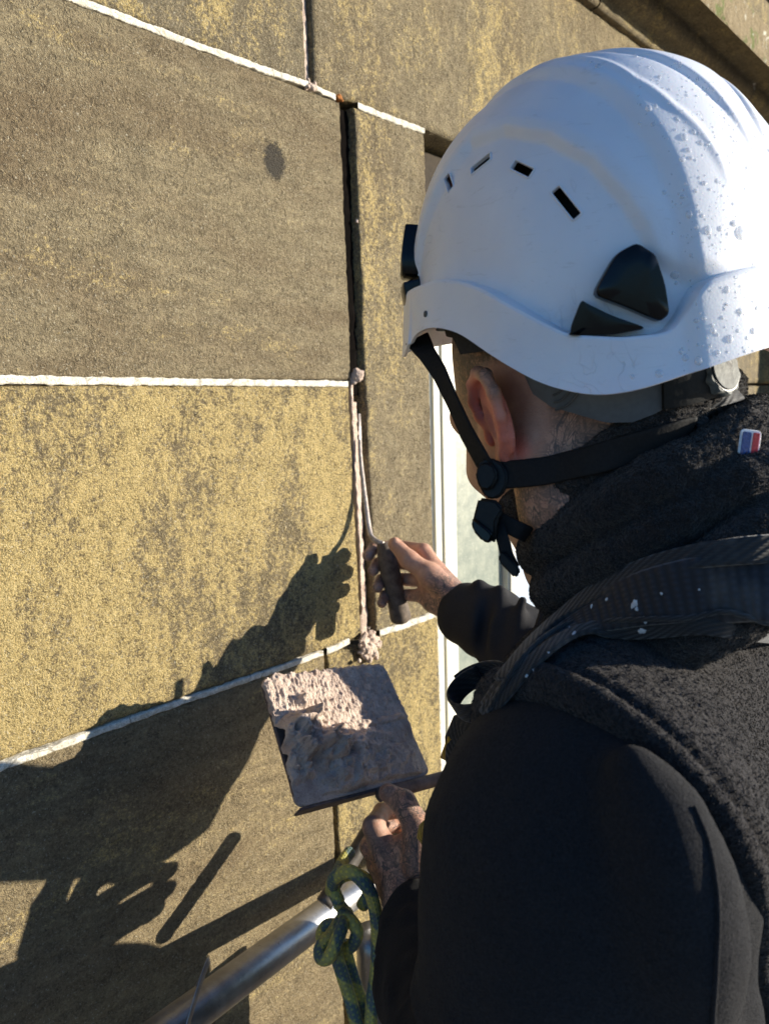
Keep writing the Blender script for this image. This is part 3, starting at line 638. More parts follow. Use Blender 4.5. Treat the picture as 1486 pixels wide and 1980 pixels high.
cr_ = .06; ru_ = np.minimum(u_, 1 - u_); rv_ = np.minimum(v_, 1 - v_); ck = np.clip(cr_ - ru_, 0, 1); dk = np.clip(cr_ - rv_, 0, 1); rr_ = np.hypot(ck, dk); sc_ = np.where((rr_ > cr_ * .0001) & (ck > 0) & (dk > 0), np.maximum(ck, dk) / np.maximum(rr_, 1e-9), 1)
uu_ = np.where(u_ < .5, cr_ - ck * sc_, 1 - cr_ + ck * sc_); vv_ = np.where(v_ < .5, cr_ - dk * sc_, 1 - cr_ + dk * sc_); uu_ = np.where(ck > 0, uu_, u_); vv_ = np.where(dk > 0, vv_, v_)
PP = H0[None] * ((1 - uu_) * (1 - vv_))[:, None] + H1[None] * (uu_ * (1 - vv_))[:, None] + H2[None] * (uu_ * vv_)[:, None] + H3[None] * ((1 - uu_) * vv_)[:, None] + np.outer(h, hn) - np.outer(over * (v_ < .05), hv) - np.outer(over * (u_ < .05), hu)
idx = np.arange(nu * nv).reshape(nu, nv); Q = np.stack([idx[:-1, :-1].ravel(), idx[:-1, 1:].ravel(), idx[1:, 1:].ravel(), idx[1:, :-1].ravel()], 1)
ring = np.concatenate([idx[:, 0], idx[-1, 1:], idx[-2::-1, -1], idx[0, -2:0:-1]]); nb = len(PP); bk = PP[ring] - hn * .005; kk = len(ring)
Q = np.vstack([Q, np.stack([ring, np.roll(ring, -1), nb + (np.arange(kk) + 1) % kk, nb + np.arange(kk)], 1)]); PP = np.vstack([PP, bk])
mo = fast_mesh('mortar', PP, Q, m_pink, hawk)
bm = bmesh.new(); bm.from_mesh(mo.data); bmesh.ops.recalc_face_normals(bm, faces=bm.faces[:]); bm.to_mesh(mo.data); bm.free()
# folded front lip and the bar that the hand grips
eu = unit(H2 - H3); eo = unit(np.cross(eu, hn)); eo = eo if eo @ hv > 0 else -eo; LE = np.linalg.norm(H2 - H3)
prism('front_lip', [(.002, 0), (LE - .004, 0), (LE - .008, .016), (LE * .6, .022), (.010, .026)], (eu, -hn, eo), H3 + eo * .0005, .003, m_plate, hawk, .001)
hc = H3 + (H2 - H3) * .55
hollow('grip_bar', hc + eo * .009 + hn * .002, hc + eu * .15 + eo * .009 + hn * .004, .0085, m_plate, hawk)

iron = empty('pointing_iron'); tag(iron, 'narrow pointing tool with cranked steel rod and dark wooden handle in the right hand', 'trowel')
rodp = [WL(695, 850, .003), WL(697, 890, .006), WL(705, 960, .013), WL(712, 1015, .025), WL(717, 1036, .034), WL(727, 1046, .046), WL(741, 1052, .058)]
tube('rod', smooth_path(rodp, 8), .0038, m_rod, iron, 14, True, 0, lambda t, r: r * (.75 + .35 * min(1, t * 2)))
ribbon('blade', [WL(694, 800, .000), WL(695, 840, .001), WL(696, 870, .0035), WL(697, 895, .006)], [(0, -1, 0)] * 4, [.005, .006, .0065, .006], .0015, m_rod, iron)
GA = WL(741, 1050, .060); GB = WL(777, 1205, .085)
tube('handle', [GA + (GB - GA) * t for t in np.linspace(0, 1, 24)], .0145, m_hand, iron, 24, True, .0012, lambda t, r: r * (.62 + .5 * math.sin(min(t * 1.25 + .12, 1) * math.pi * .5) + .10 * math.sin(t * 7)) * (1 if t < .95 else 1 - (t - .95) * 10))
#%%PERSON
# ------------------------------------------------------------------ the worker
cr, cu, cn = B[:, 0], -B[:, 1], -B[:, 2]          # camera right, up, towards camera
fw = unit(V(B[0][2], B[1][2], 0)); lt = V(-fw[1], fw[0], 0); UP = V(0, 0, 1)
def hframe(yaw, pitch, roll):
    y, p, r = R_(yaw), R_(pitch), R_(roll)
    Fd = fw * math.cos(y) + lt * math.sin(y); L = lt * math.cos(y) - fw * math.sin(y)
    F2 = Fd * math.cos(p) - UP * math.sin(p); U = UP * math.cos(p) + Fd * math.sin(p)
    return F2, L * math.cos(r) - U * math.sin(r), U * math.cos(r) + L * math.sin(r)
man = empty('person'); tag(man, 'worker seen from behind in charcoal fleece vest, navy sleeves and neck warmer, pointing the wall', 'person')
hF, hL, hU = hframe(26, 24, 8); E0 = C(1117, 790, .552)
def hp(x, y, z): return E0 + hF * x + hL * y + hU * z
neck_b = V(.545, -.600, 1.405)
S = SDF(E0 - .20, E0 + .17, .0017)
ax = (hF, hL, hU)
S.ell(hp(-.012, 0, .045), ax, (.094, .074, .088), .01)
S.ell(hp(.040, 0, -.002), ax, (.056, .061, .080), .02)
S.ell(hp(.070, 0, -.052), ax, (.034, .042, .048), .02)
for s_ in (1, -1):
    S.cap(hp(.084, s_ * .012, .030), hp(.070, s_ * .045, .032), .012, .011, .015)
    S.cap(hp(.078, s_ * .040, -.012), hp(.015, s_ * .062, -.004), .012, .010, .02)
    S.chain([hp(-.002, s_ * .058, -.035), hp(.006, s_ * .054, -.064), hp(.075, s_ * .018, -.098)], [.013, .015, .014], .022)
    S.cap(hp(-.015, s_ * .058, -.028), hp(-.02, s_ * .035, -.14), .020, .022, .02)
    S.ell(hp(.090, s_ * .031, .010), ax, (.013, .016, .011), .01, 'sub')
    S.ell(hp(.080, s_ * .031, .010), ax, (.012, .013, .012), .002)
    S.cap(hp(.106, s_ * .001, -.060), hp(.094, s_ * .022, -.060), .0062, .004, .004)
    S.cap(hp(.105, s_ * .001, -.070), hp(.094, s_ * .018, -.070), .0068, .004, .004)
    S.cap(hp(.108, s_ * .010, -.030), hp(.104, s_ * .012, -.030), .007, .006, .006)
S.cap(hp(.094, 0, .024), hp(.118, 0, -.018), .008, .011, .012); S.ell(hp(.118, 0, -.024), ax, (.012, .013, .010), .006)
S.ell(hp(.086, 0, -.100), ax, (.018, .024, .017), .014)
S.cap(hp(-.03, 0, .0), neck_b, .056, .058, .03); S.cap(hp(.02, 0, -.07), neck_b + V(.0, .01, 0), .036, .040, .03)
for s_ in (1, -1):      # ears: helix rim, antihelix, concha, tragus, lobe
    eF = unit(hF * .96 - hL * s_ * .28); eU = unit(hU * .985 - hF * .16); ec = hp(-.004, s_ * .0755, .0); eO = unit(np.cross(eF, eU)) * s_; eO = eO if eO @ (hL * s_) > 0 else -eO
    def ep(x, z, o): return ec + eF * x * 1.32 + eU * z * .90 + eO * o
    S.ell(ep(-.010, .002, .004), (eF, eU, eO), (.0195, .029, .0042), .004)
    S.chain([ep(.006, .000, .004), ep(.010, .012, .006), ep(.009, .024, .008), ep(.001, .033, .009), ep(-.012, .034, .010), ep(-.023, .026, .011), ep(-.028, .010, .011), ep(-.026, -.006, .010), ep(-.019, -.018, .008), ep(-.010, -.026, .006)], [.0035, .0038, .0040, .0042, .0044, .0044, .0042, .0038, .0036, .0045], .0025)
    S.ell(ep(-.003, -.029, .004), (eF, eU, eO), (.0088, .0098, .0042), .006)
    S.chain([ep(-.010, .022, .006), ep(-.018, .008, .007), ep(-.014, -.010, .006)], [.003, .0032, .003], .004)
    S.ell(ep(-.004, .000, .010), (eF, eU, eO), (.0085, .0125, .0065), .003, 'sub')
    S.ell(ep(-.006, .020, .011), (eF, eU, eO), (.008, .007, .004), .003, 'sub')
    S.ell(ep(.008, -.006, .004), (eF, eU, eO), (.0045, .0065, .004), .003)
Ph, Qh = S.mesh()
loc = np.stack([(Ph - E0) @ hF, (Ph - E0) @ hL, (Ph - E0) @ hU], 1)
def sstep(x, a, b): t = np.clip((x - a) / (b - a), 0, 1); return t * t * (3 - 2 * t)
earL = hp(-.008, .080, .0); de = np.minimum(np.linalg.norm(Ph - earL, axis=1), np.linalg.norm(Ph - hp(-.008, -.08, 0), axis=1))
ear_w = (1 - sstep(de, .030, .040)) * sstep(np.abs(loc[:, 1]), .073, .079)
hair = sstep(loc[:, 2], .010, .035) * (1 - sstep(loc[:, 0], .055, .07)) * .75
hair = np.maximum(hair, .62 * (1 - sstep(loc[:, 2], -.075, -.045)) * sstep(loc[:, 0], -.005, .02))
hair = np.maximum(hair, .45 * sstep(loc[:, 0], .012, .03) * (1 - sstep(loc[:, 0], .045, .06)) * (1 - sstep(loc[:, 2], .02, .04)))
hair = np.maximum(hair, .35 * sstep(-loc[:, 0], .02, .05) * sstep(loc[:, 2], -.04, .0))
ear_m = 1 - sstep(de, .035, .045)
hair *= 1 - ear_m
ink = (1 - ear_m) * (1 - sstep(loc[:, 0], .02, .045)) * .95
red = ear_w * .95  # ear redness, with sunlight glowing through the ear put into the colour
Ph = Ph - vnormals(Ph, Qh) * 0
# hands
def finger(S_, pts, rs, k=.0035): S_.chain([C(*p) for p in pts], rs, k)
SR = SDF(np.minimum(C(690, 1020, 1.19), C(960, 1260, 1.0)) - .06, np.maximum(C(690, 1020, 1.24), C(960, 1260, 1.05)) + .08, .0016)
wr = C(893, 1178, 1.125)
mc = [(818, 1066, 1.168), (822, 1092, 1.178), (820, 1122, 1.175), (815, 1152, 1.165)]
for (p, r) in zip(mc, (.0125, .0125, .012, .0115)): SR.cap(wr, C(*p), .020, r, .014)
SR.cap(wr, C(835, 1118, 1.150), .023, .019, .014); SR.cap(wr, C(838, 1165, 1.15), .020, .015, .014)
finger(SR, [mc[0], (768, 1056, 1.208), (722, 1060, 1.205), (711, 1075, 1.182)], [.0118, .0102, .0093, .0085])
finger(SR, [mc[1], (770, 1088, 1.215), (730, 1090, 1.208), (721, 1104, 1.180)], [.0118, .0102, .0092, .0084])
finger(SR, [mc[2], (772, 1120, 1.212), (736, 1122, 1.203), (730, 1136, 1.176)], [.0112, .0098, .0090, .0082])
finger(SR, [mc[3], (775, 1150, 1.200), (744, 1152, 1.190), (738, 1166, 1.168)], [.0105, .0088, .0082, .0076])
SR.chain([C(874, 1150, 1.118), C(830, 1112, 1.130), C(790, 1082, 1.143), C(763, 1052, 1.158)], [.019, .0165, .0132, .0105], .008)
SR.ell(C(763, 1049, 1.150), (cr, cu, cn), (.0062, .008, .0035), .002)
SR.chain([wr, C(930, 1200, 1.10), C(1000, 1240, 1.06)], [.0235, .027, .034], .01, sq=(cn, .85))
for p in mc[:3]: SR.cap(C(868, 1150, 1.13) + cu * .004, C(*p) + cu * .001, .0035, .0035, .006)
SL = SDF(np.minimum(C(680, 1500, 1.02), C(840, 1800, .84)) - .06, np.maximum(C(680, 1500, 1.0), C(860, 1800, .85)) + .07, .0015)
wl = C(790, 1752, .895)
ml = [(722, 1598, .925), (716, 1637, .945), (728, 1672, .955), (745, 1700, .955)]
for p, r in zip(ml, (.0135, .013, .0125, .0115)): SL.cap(wl, C(*p), .021, r, .014)
SL.cap(wl, C(790, 1640, .905), .022, .019, .016)
finger(SL, [ml[0], (738, 1570, .962), (772, 1566, .985), (800, 1580, .985)], [.0128, .0108, .0100, .0088])
finger(SL, [ml[1], (728, 1600, .990), (768, 1594, 1.01), (796, 1606, 1.0)], [.0124, .0108, .0098, .0086])
finger(SL, [ml[2], (738, 1636, 1.0), (776, 1628, 1.01), (802, 1640, 1.0)], [.012, .0105, .0095, .0084])
finger(SL, [ml[3], (752, 1668, .998), (784, 1660, 1.0), (806, 1668, .99)], [.011, .0092, .0086, .0078])
SL.chain([C(808, 1670, .885), C(806, 1600, .890), C(780, 1552, .902), C(750, 1533, .915)], [.019, .0160, .0140, .0112], .006)
SL.ell(C(752, 1528, .905), (cr, cu, cn), (.0085, .0062, .0030), .002)
SL.chain([wl, C(808, 1830, .83), C(826, 1890, .79)], [.0245, .028, .030], .012)
for p in ml[:3]: SL.cap(C(790, 1730, .885), C(*p) + cn * .006, .004, .004, .007)
Pr, Qr = SR.mesh(); Pl, Ql = SL.mesh()
# torso under the clothes
lb = unit(V(-.88, -.47, 0)); fb = V(lb[1], -lb[0], 0) * -1; fb = V(-.47, .88, 0)
ST = SDF((.1, -1.0, .82), (1.05, -.15, 1.5), .007)
shL = C(1118, 1490, .455); shR = V(.69, -.60, 1.34)
tc = (shL + V(.725, -.50, 1.35)) / 2
ST.ell(tc + V(0, .01, -.18), (lb, fb, UP), (.15, .09, .21), .03); ST.cap(shL * .8 + tc * .2, shR * .8 + tc * .2, .05, .05, .04); ST.cap(neck_b, tc + V(0, 0, -.06), .045, .055, .04)
elL = C(1060, 2270, .52); elR = C(1160, 1430, 1.0)
ST.cap(shL, elL, .048, .040, .02); ST.cap(elL, C(885, 2075, .655), .036, .034, .02); ST.cap(C(885, 2075, .655), C(830, 1900, .785), .034, .030, .02); ST.cap(shR, elR, .048, .038, .02); ST.cap(elR, C(1000, 1240, 1.06), .038, .032, .02)
Pt, Qt = ST.mesh()
PA = np.vstack([Ph, Pr, Pl, Pt]); QA = np.vstack([Qh, Qr + len(Ph), Ql + len(Ph) + len(Pr), Qt + len(Ph) + len(Pr) + len(Pl)])
body = fast_mesh('body', PA, QA, m_skin, man)
def fattr(o, name, arr):
    a = o.data.attributes.new(name, 'FLOAT', 'POINT'); a.data.foreach_set('value', np.asarray(arr, np.float32))
z_ = lambda a: np.zeros(len(a))
inkR = sstep(np.linalg.norm(Pr - C(790, 1075, 1.15), axis=1), .04, .075) * .95
inkL = np.clip(.2 + sstep(np.linalg.norm(Pl - C(740, 1560, .93), axis=1), .02, .06), 0, 1) * .95
dR = 1 - sstep(np.linalg.norm(Pr - C(725, 1110, 1.19), axis=1), .03, .07); dL = 1 - sstep(np.linalg.norm(Pl - C(745, 1545, .93), axis=1), .02, .05)
fattr(body, 'ink', np.concatenate([ink, inkR, inkL, z_(Pt)])); fattr(body, 'hair', np.concatenate([hair, z_(Pr), z_(Pl), z_(Pt)]))
fattr(body, 'red', np.concatenate([red, z_(Pr), z_(Pl), z_(Pt)])); fattr(body, 'dust', np.concatenate([z_(Ph), dR * .9, dL * .6, z_(Pt)]))
m_eye = simple('eye_white', (.7, .68, .64), .2, 100, .05, 0)
for s_ in (1, -1):
    bmv = bmesh.new(); bmesh.ops.create_uvsphere(bmv, u_segments=16, v_segments=10, radius=.0105, matrix=Matrix.Translation(Vector(hp(.080, s_ * .031, .010))))
    me = bpy.data.meshes.new('eye'); bmv.to_mesh(me); bmv.free(); eo = bpy.data.objects.new('eye', me); COL.objects.link(eo); eo.parent = man; me.materials.append(m_eye)

# fleece jacket: sleeves
shG = C(1128, 1522, .455)
SJ = SDF((.02, -1.02, .80), (1.02, -.12, 1.50), .0042)
SJ.ell(tc + V(0, .01, -.20), (lb, fb, UP), (.16, .105, .23), .03)
SJ.chain([tc * .5 + shL * .5 - fb * .02 - UP * .02, shG - UP * .010, C(1112, 1640, .452), C(1108, 1800, .455), C(1110, 1980, .462), C(1100, 2160, .48), elL], [.050, .070, .083, .085, .088, .082, .068], .022)
SJ.chain([elL, C(885, 2070, .655), C(830, 1900, .782), C(812, 1800, .850), C(806, 1772, .878)], [.06, .052, .046, .040, .037], .02)
# folds: long ridge down the back of the arm, creases round the elbow and cuff
SJ.chain([C(1225, 1475, .376), C(1278, 1580, .370), C(1312, 1700, .368), C(1330, 1820, .370), C(1338, 2020, .374)], [.004, .010, .015, .017, .016], .030)
SJ.chain([C(1330, 1570, .392), C(1388, 1660, .398), C(1410, 1760, .40), C(1405, 2020, .405)], [.004, .009, .011, .012], .020)
for y, d in ((1790, .855), (1835, .825), (1885, .79), (1940, .755)): SJ.chain([C(770, y + 12, d), C(805, y - 5, d - .045), C(850, y - 20, d - .03)], [.007, .008, .006], .012)
SJ.cap(C(806, 1775, .885), C(796, 1735, .90), .030, .031, 0, 'sub')
def ridge(P):
    q = P * np.array([.55, .55, 1.7]); a = 1 - np.abs(fbm(q, 13, 2, 77)) * 3.2; return np.clip(a, 0, 1) ** 2 * (1 - ss0(P[:, 2], 1.10, 1.33))
Pj, Qj = SJ.mesh(); Nj = vnormals(Pj, Qj); Pj = Pj + Nj * (.0045 * fbm(Pj * np.array([1, 1, .5]), 15, 2, 4) + .0075 * ridge(Pj) + .0009 * fbm(Pj, 70, 2, 6))[:, None]
jacket = fast_mesh('fleece_jacket', Pj, Qj, m_fleece, man); jacket['label'] = 'black navy fleece sleeves'
# right sleeve of a cotton top
SS = SDF(np.minimum(C(870, 1120, 1.1), C(1180, 1400, .85)) - .12, np.maximum(C(870, 1100, 1.1), C(1200, 1300, .85)) + .12, .003)
SS.chain([C(903, 1188, 1.115), C(950, 1205, 1.09), C(1010, 1252, 1.068), C(1090, 1335, 1.035), elR], [.046, .049, .054, .056, .055], .015, sq=(cn, .9))
SS.chain([elR, shR], [.052, .058], .02)
for (a, b) in (((925, 1120, 1.085), (912, 1250, 1.085)), ((966, 1130, 1.06), (938, 1270, 1.06)), ((1010, 1150, 1.03), (975, 1275, 1.03)), ((1050, 1165, 1.0), (1018, 1295, 1.0))):
    SS.cap(C(*a) - cu * .008, C(*b), .006, .004, .02)
for (a, b) in (((946, 1125, 1.045), (930, 1250, 1.045)), ((988, 1145, 1.015), (958, 1265, 1.015)), ((1030, 1155, .985), (1000, 1285, .985))): SS.cap(C(*a) - cu * .006, C(*b), .008, .005, .016, 'sub')
SS.cap(C(880, 1180, 1.135), C(912, 1190, 1.11), .040, .036, .003, 'sub')
Ps, Qs = SS.mesh(); keep = None
sleeve = fast_mesh('shirt_sleeve', Ps + vnormals(Ps, Qs) * (.0012 * fbm(Ps, 40, 3, 2))[:, None], Qs, m_shirt, man)

# gilet, cut off at the armhole
SG = SDF((.08, -1.02, .86), (1.02, -.22, 1.50), .0034)
SG.ell(tc + V(0, .0, -.20), (lb, fb, UP), (.19, .13, .24), .04)
SG.chain([shG, tc * .55 + shL * .45 + UP * .022 - fb * .020, neck_b + UP * -.045 - fb * .012], [.080, .063, .058], .018)
SG.chain([shR, tc * .55 + shR * .45 + UP * .022 - fb * .020, neck_b + UP * -.045 - fb * .012], [.070, .066, .058], .035)
SG.cap(neck_b - UP * .06 - fb * .03, tc - fb * .05 - UP * .08, .07, .09, .05)
SG.cap(shG + UP * -.02 - fb * .02, tc - fb * .05 - UP * .12, .080, .10, .04)
SG.cap(shG - UP * .03, shG - UP * .16 - fb * .03, .082, .088, .04)
Pg0, Qg0 = SG.mesh(); tG = BVHTree.FromPolygons([tuple(p) for p in Pg0], [tuple(int(i) for i in q) for q in Qg0])
def onG(x, y, D):
    h_ = tG.ray_cast(Vector(CAM), Vector(RAY(x, y))); return np.array(h_[0]) if h_[0] is not None else C(x, y, D)
pa, pb, pc = C(880, 1450, .54), onG(1100, 1345, .43), onG(1425, 1650, .42)
print('armhole', [round(float((B.T @ (p - CAM))[2]), 3) for p in (pa, pb, pc)])
pn = unit(np.cross(pb - pa, pc - pa)); pn = pn if pn @ (C(1100, 1700, .44) - pb) > 0 else -pn; print('pn', pn, pn @ lb)
g_ = [SG.lo[i] + SG.h * np.arange(SG.n[i]) for i in range(3)]; X, Y, Z = np.meshgrid(*g_, indexing='ij', sparse=True)
pd = ((X - pa[0]) * pn[0] + (Y - pa[1]) * pn[1] + (Z - pa[2]) * pn[2]).astype(np.float32)
kk_ = .014; hh = np.maximum(kk_ - np.abs(SG.f - pd), 0) / kk_; SG.f = np.maximum(SG.f, pd) + hh * hh * kk_ * .25
Pg, Qg = SG.mesh(); Ng = vnormals(Pg, Qg)
Pg = Pg + Ng * (.004 * fbm(Pg, 13, 2, 41) + .0004 * vnoise(Pg, 150, 9) + .0007 * vnoise(Pg, 380, 19))[:, None]
pdv = (Pg - pa) @ pn; Pg = Pg + Ng * (-.0042 * np.exp(-((pdv + .019) / .0024) ** 2) + .0030 * np.exp(-((pdv + .010) / .006) ** 2) - .0022 * np.exp(-((pdv + .052) / .0020) ** 2))[:, None]
gilet = fast_mesh('fleece_vest', Pg, Qg, m_gilet, man); gilet['label'] = 'charcoal textured fleece vest'

# neck warmer: slumped rings of fleece
aF, aL, aU = hframe(50, 34, 4)
SN = SDF(C(1215, 1010, .56) - .19, C(1215, 1010, .56) + .19, .0024)
rings = [(.002, .080, .074, .0135, 0), (-.026, .086, .081, .0150, 1), (-.055, .089, .085, .0155, 2), (-.086, .095, .091, .0160, 3), (-.112, .094, .088, .0150, 4)]
nc = C(1204, 893, .546)
for (o_, rx, ry_, rt, sd_) in rings:
    ths = np.linspace(0, 2 * math.pi, 41); pts = []; rr = []
    for th in ths:
        q = np.array([[math.cos(th) * 1.2, math.sin(th) * 1.2, sd_ * 3.3]]); wv = float(fbm(q, 1.1, 2, 50 + sd_)[0]); wv2 = float(fbm(q + 9, 1.6, 2, 60 + sd_)[0])
        pts.append(nc + aU * (o_ + .008 * wv) + aF * (rx * math.cos(th) + .0) * (1 + .05 * wv2) + aL * ry_ * math.sin(th) * (1 + .06 * wv2)); rr.append(rt * (1 + .2 * wv2))
    pts[-1] = pts[0]; rr[-1] = rr[0]
    SN.chain(pts, rr, .004)
for o_, rx, ry_ in ((-.006, .076, .070), (-.018, .078, .071), (-.034, .081, .076), (-.046, .082, .077), (-.064, .084, .080), (-.077, .086, .082), (-.098, .090, .086), (-.112, .094, .090), (-.126, .096, .092)):
    pts = [nc + aU * o_ + aF * (rx - .005) * math.cos(t) + aL * (ry_ - .005) * math.sin(t) for t in np.linspace(0, 2 * math.pi, 33)]; SN.chain(pts, [.007] * 33, .003)
Pn, Qn = SN.mesh(); Nn = vnormals(Pn, Qn)
Pn = Pn + Nn * (.0005 * vnoise(Pn, 170, 11) + .0008 * vnoise(Pn, 380, 13))[:, None]
snood = fast_mesh('neck_warmer', Pn, Qn, m_snood, man); snood['label'] = 'thick dark grey fleece neck warmer with a small patch'

def bvh(objs):
    vs = []; fs = []; n = 0
    for o in objs:
        vs += [v.co.copy() for v in o.data.vertices]; fs += [tuple(i + n for i in p.vertices) for p in o.data.polygons]; n = len(vs)
    return BVHTree.FromPolygons(vs, fs)
def cast(tree, px, py, off=0.0):
    h = tree.ray_cast(Vector(CAM), Vector(RAY(px, py)))
    if h[0] is None: return None
    n = np.array(h[1]); n = n if n @ RAY(px, py) < 0 else -n
    return np.array(h[0]) + n * off, n
def drape(tree, path, n=60, off=.001, sm=6):
    d = smooth_path([np.array([*p, 0.]) for p in path], 12)[:, :2]; s = np.linspace(0, len(d) - 1, n); P = []; N = []
    for t in s:
        i = int(min(t, len(d) - 2)); q = d[i] + (d[i + 1] - d[i]) * (t - i); h = cast(tree, q[0], q[1], off)
        if h: P.append(h[0]); N.append(h[1])
    P = np.array(P); N = np.array(N)
    for _ in range(sm):
        P[1:-1] = (P[:-2] + 2 * P[1:-1] + P[2:]) / 4; N[1:-1] = (N[:-2] + 2 * N[1:-1] + N[2:]) / 4
    return P, N / np.linalg.norm(N, axis=1, keepdims=True)
# woolly pile standing off the fleece so outlines are fuzzy
def pile(name, P, Q, N, n, ln, wd, mat, parent, seed, mask=None):
    r2 = np.random.default_rng(seed); c = P[Q].mean(1); ar = np.linalg.norm(np.cross(P[Q[:, 2]] - P[Q[:, 0]], P[Q[:, 3]] - P[Q[:, 1]]), axis=1)
    if mask is not None: ar = ar * mask(c)
    i = r2.choice(len(Q), n, p=ar / ar.sum()); wts = r2.dirichlet((1, 1, 1, 1), n); p = (P[Q[i]] * wts[:, :, None]).sum(1); nn = N[Q[i]].mean(1)
    t = r2.normal(0, 1, (n, 3)); t -= nn * (t * nn).sum(1, keepdims=True); t /= np.linalg.norm(t, axis=1, keepdims=True); s = np.cross(nn, t)
    l = ln * r2.uniform(.4, 1.2, (n, 1)); a = p - nn * .0006; b = p + nn * l * .6 + t * l * .35; c2 = p + nn * l * .75 + t * l * .95 + s * l * .3 * r2.normal(0, 1, (n, 1))
    vs = np.stack([a - s * wd, a + s * wd, b + s * wd * .8, b - s * wd * .8, c2], 1).reshape(-1, 3); k = np.arange(n)[:, None] * 5
    tri = np.concatenate([k + np.array([[0, 1, 2]]), k + np.array([[0, 2, 3]]), k + np.array([[3, 2, 4]])])
    o = fast_mesh(name, vs, tri, mat, parent); o['kind'] = 'stuff'; return o
def curls(name, P, Q, N, n, rad, wd, mat, parent, seed, mask):
    """little looped yarns of boucle fleece standing on the cloth"""
    r2 = np.random.default_rng(seed); c = P[Q].mean(1); ar = np.linalg.norm(np.cross(P[Q[:, 2]] - P[Q[:, 0]], P[Q[:, 3]] - P[Q[:, 1]]), axis=1) * mask(c)
    i = r2.choice(len(Q), n, p=ar / ar.sum()); wts = r2.dirichlet((1, 1, 1, 1), n); p = (P[Q[i]] * wts[:, :, None]).sum(1); nn = N[Q[i]].mean(1); nn /= np.linalg.norm(nn, axis=1, keepdims=True)
    t = r2.normal(0, 1, (n, 3)); t -= nn * (t * nn).sum(1, keepdims=True); t /= np.linalg.norm(t, axis=1, keepdims=True); s_ = np.cross(nn, t)
    tl = r2.normal(0, .55, (n, 1)); n2 = nn + s_ * tl; n2 /= np.linalg.norm(n2, axis=1, keepdims=True); w_ = np.cross(n2, t); R0 = rad * r2.uniform(.55, 1.25, (n, 1)); vs = []
    K = 5
    for k in range(K + 1):
        th = math.pi * (-.08 + 1.16 * k / K); q = p + t * R0 * math.cos(th) + n2 * R0 * (math.sin(th) * 1.05 - .12) + w_ * R0 * .35 * (k / K - .5); vs += [q - w_ * wd + 0 * q, q + w_ * wd]
    vs = np.stack(vs, 1).reshape(-1, 3); b = np.arange(n)[:, None] * 2 * (K + 1); qd = np.concatenate([b + np.array([[2 * k, 2 * k + 1, 2 * k + 3, 2 * k + 2]]) for k in range(K)])
    o = fast_mesh(name, vs, qd, mat, parent); o['kind'] = 'stuff'; return o
front = lambda c: (c[:, 2] > 1.0).astype(float) * (((c - CAM) @ B[:, 2]) < .75)
curls('fleece_pile', Pn, Qn, Nn, 70000, .00095, .00022, m_snood, man, 1, lambda c: 1.0 * (((c - CAM) @ B[:, 2]) < .60))
curls('fleece_pile', Pg, Qg, Ng, 85000, .00090, .00022, m_gilet, man, 2, front)
Njj = vnormals(Pj, Qj); pile('fleece_pile', Pj, Qj, Njj, 45000, .0010, .00011, m_fleece, man, 3, front)

# trousers and boots, below the frame
SP = SDF((.05, -1.05, .0), (1.1, -.1, 1.14), .011); hip = V(.70, -.46, .90)
SP.ell(hip + UP * -.02, (lb, fb, UP), (.175, .13, .14), .03); SP.cap(hip - UP * .02, tc + V(0, .02, -.28), .115, .11, .05)
for s_ in (1, -1):
    k0 = hip + lb * s_ * .09 - UP * .08; k1 = hip + lb * s_ * .11 + fb * .03 - UP * .50; k2 = hip + lb * s_ * .12 - fb * .0; k2 = V(k2[0], k2[1], .12); SP.chain([k0, k1, k2], [.095, .07, .058], .03)
Pp, Qp = SP.mesh(); fast_mesh('trousers', Pp, Qp, m_shirt, man)
for s_ in (1, -1):
    ft = hip + lb * s_ * .12; ft = V(ft[0], ft[1], .055); SB = SDF(ft - V(.25, .25, .06), ft + V(.25, .25, .2), .008)
    SB.chain([ft - fb * .06, ft + fb * .06, ft + fb * .15 - UP * .01], [.05, .047, .042], .02); SB.cap(ft - fb * .03, ft - fb * .03 + UP * .1, .052, .055, .02); Pb, Qb = SB.mesh(); Pb[:, 2] = np.maximum(Pb[:, 2], 0.0); fast_mesh('boot', Pb, Qb, m_buckle, man)

# small patch on the neck warmer
TN = bvh([snood]); hpt = cast(TN, 1441, 866, .0006)
po, pnn = hpt; pnn = unit(pnn * .6 + unit(CAM - po) * .55 + cr * .12); pv = unit(np.cross(cr + cu * .05, pnn)) * -1; pv = unit((cu + cr * .12) - pnn * ((cu + cr * .12) @ pnn)); pu = unit(np.cross(pv, pnn))
pu = pu if pu @ cr > 0 else -pu
def quadr(c, sz, sk=0): return [(c[0] - sz[0] + x, c[1] - sz[1] + y) for x, y in rrect(2 * sz[0], 2 * sz[1], min(sz) * .35, 4)]
po = po + pnn * .002
prism('patch', quadr((0, 0), (.0062, .0104)), (pu, pv, pnn), po, .0012, m_whitethr, snood, .0004)
prism('patch_stripe', quadr((-.0024, 0), (.0026, .0088)), (pu, pv, pnn), po, .0006, m_bluethr, snood, .0002, base=.0013)
prism('patch_stripe', quadr((.0030, 0), (.0019, .0088)), (pu, pv, pnn), po, .0006, m_redthr, snood, .0002, base=.0013)

# seam down the back of the sleeve
TJ = bvh([jacket]); P_, N_ = drape(TJ, [(1340, 1560), (1368, 1630), (1386, 1740), (1384, 1860), (1376, 1985)], 60, .0004, 4)
tube('seam', P_, .0013, m_fleece, jacket, 8)
TB = bvh([gilet, snood, jacket])
P_, N_ = drape(TB, [(880, 1428), (915, 1385), (975, 1352), (1060, 1340)], 40, .0, 3)
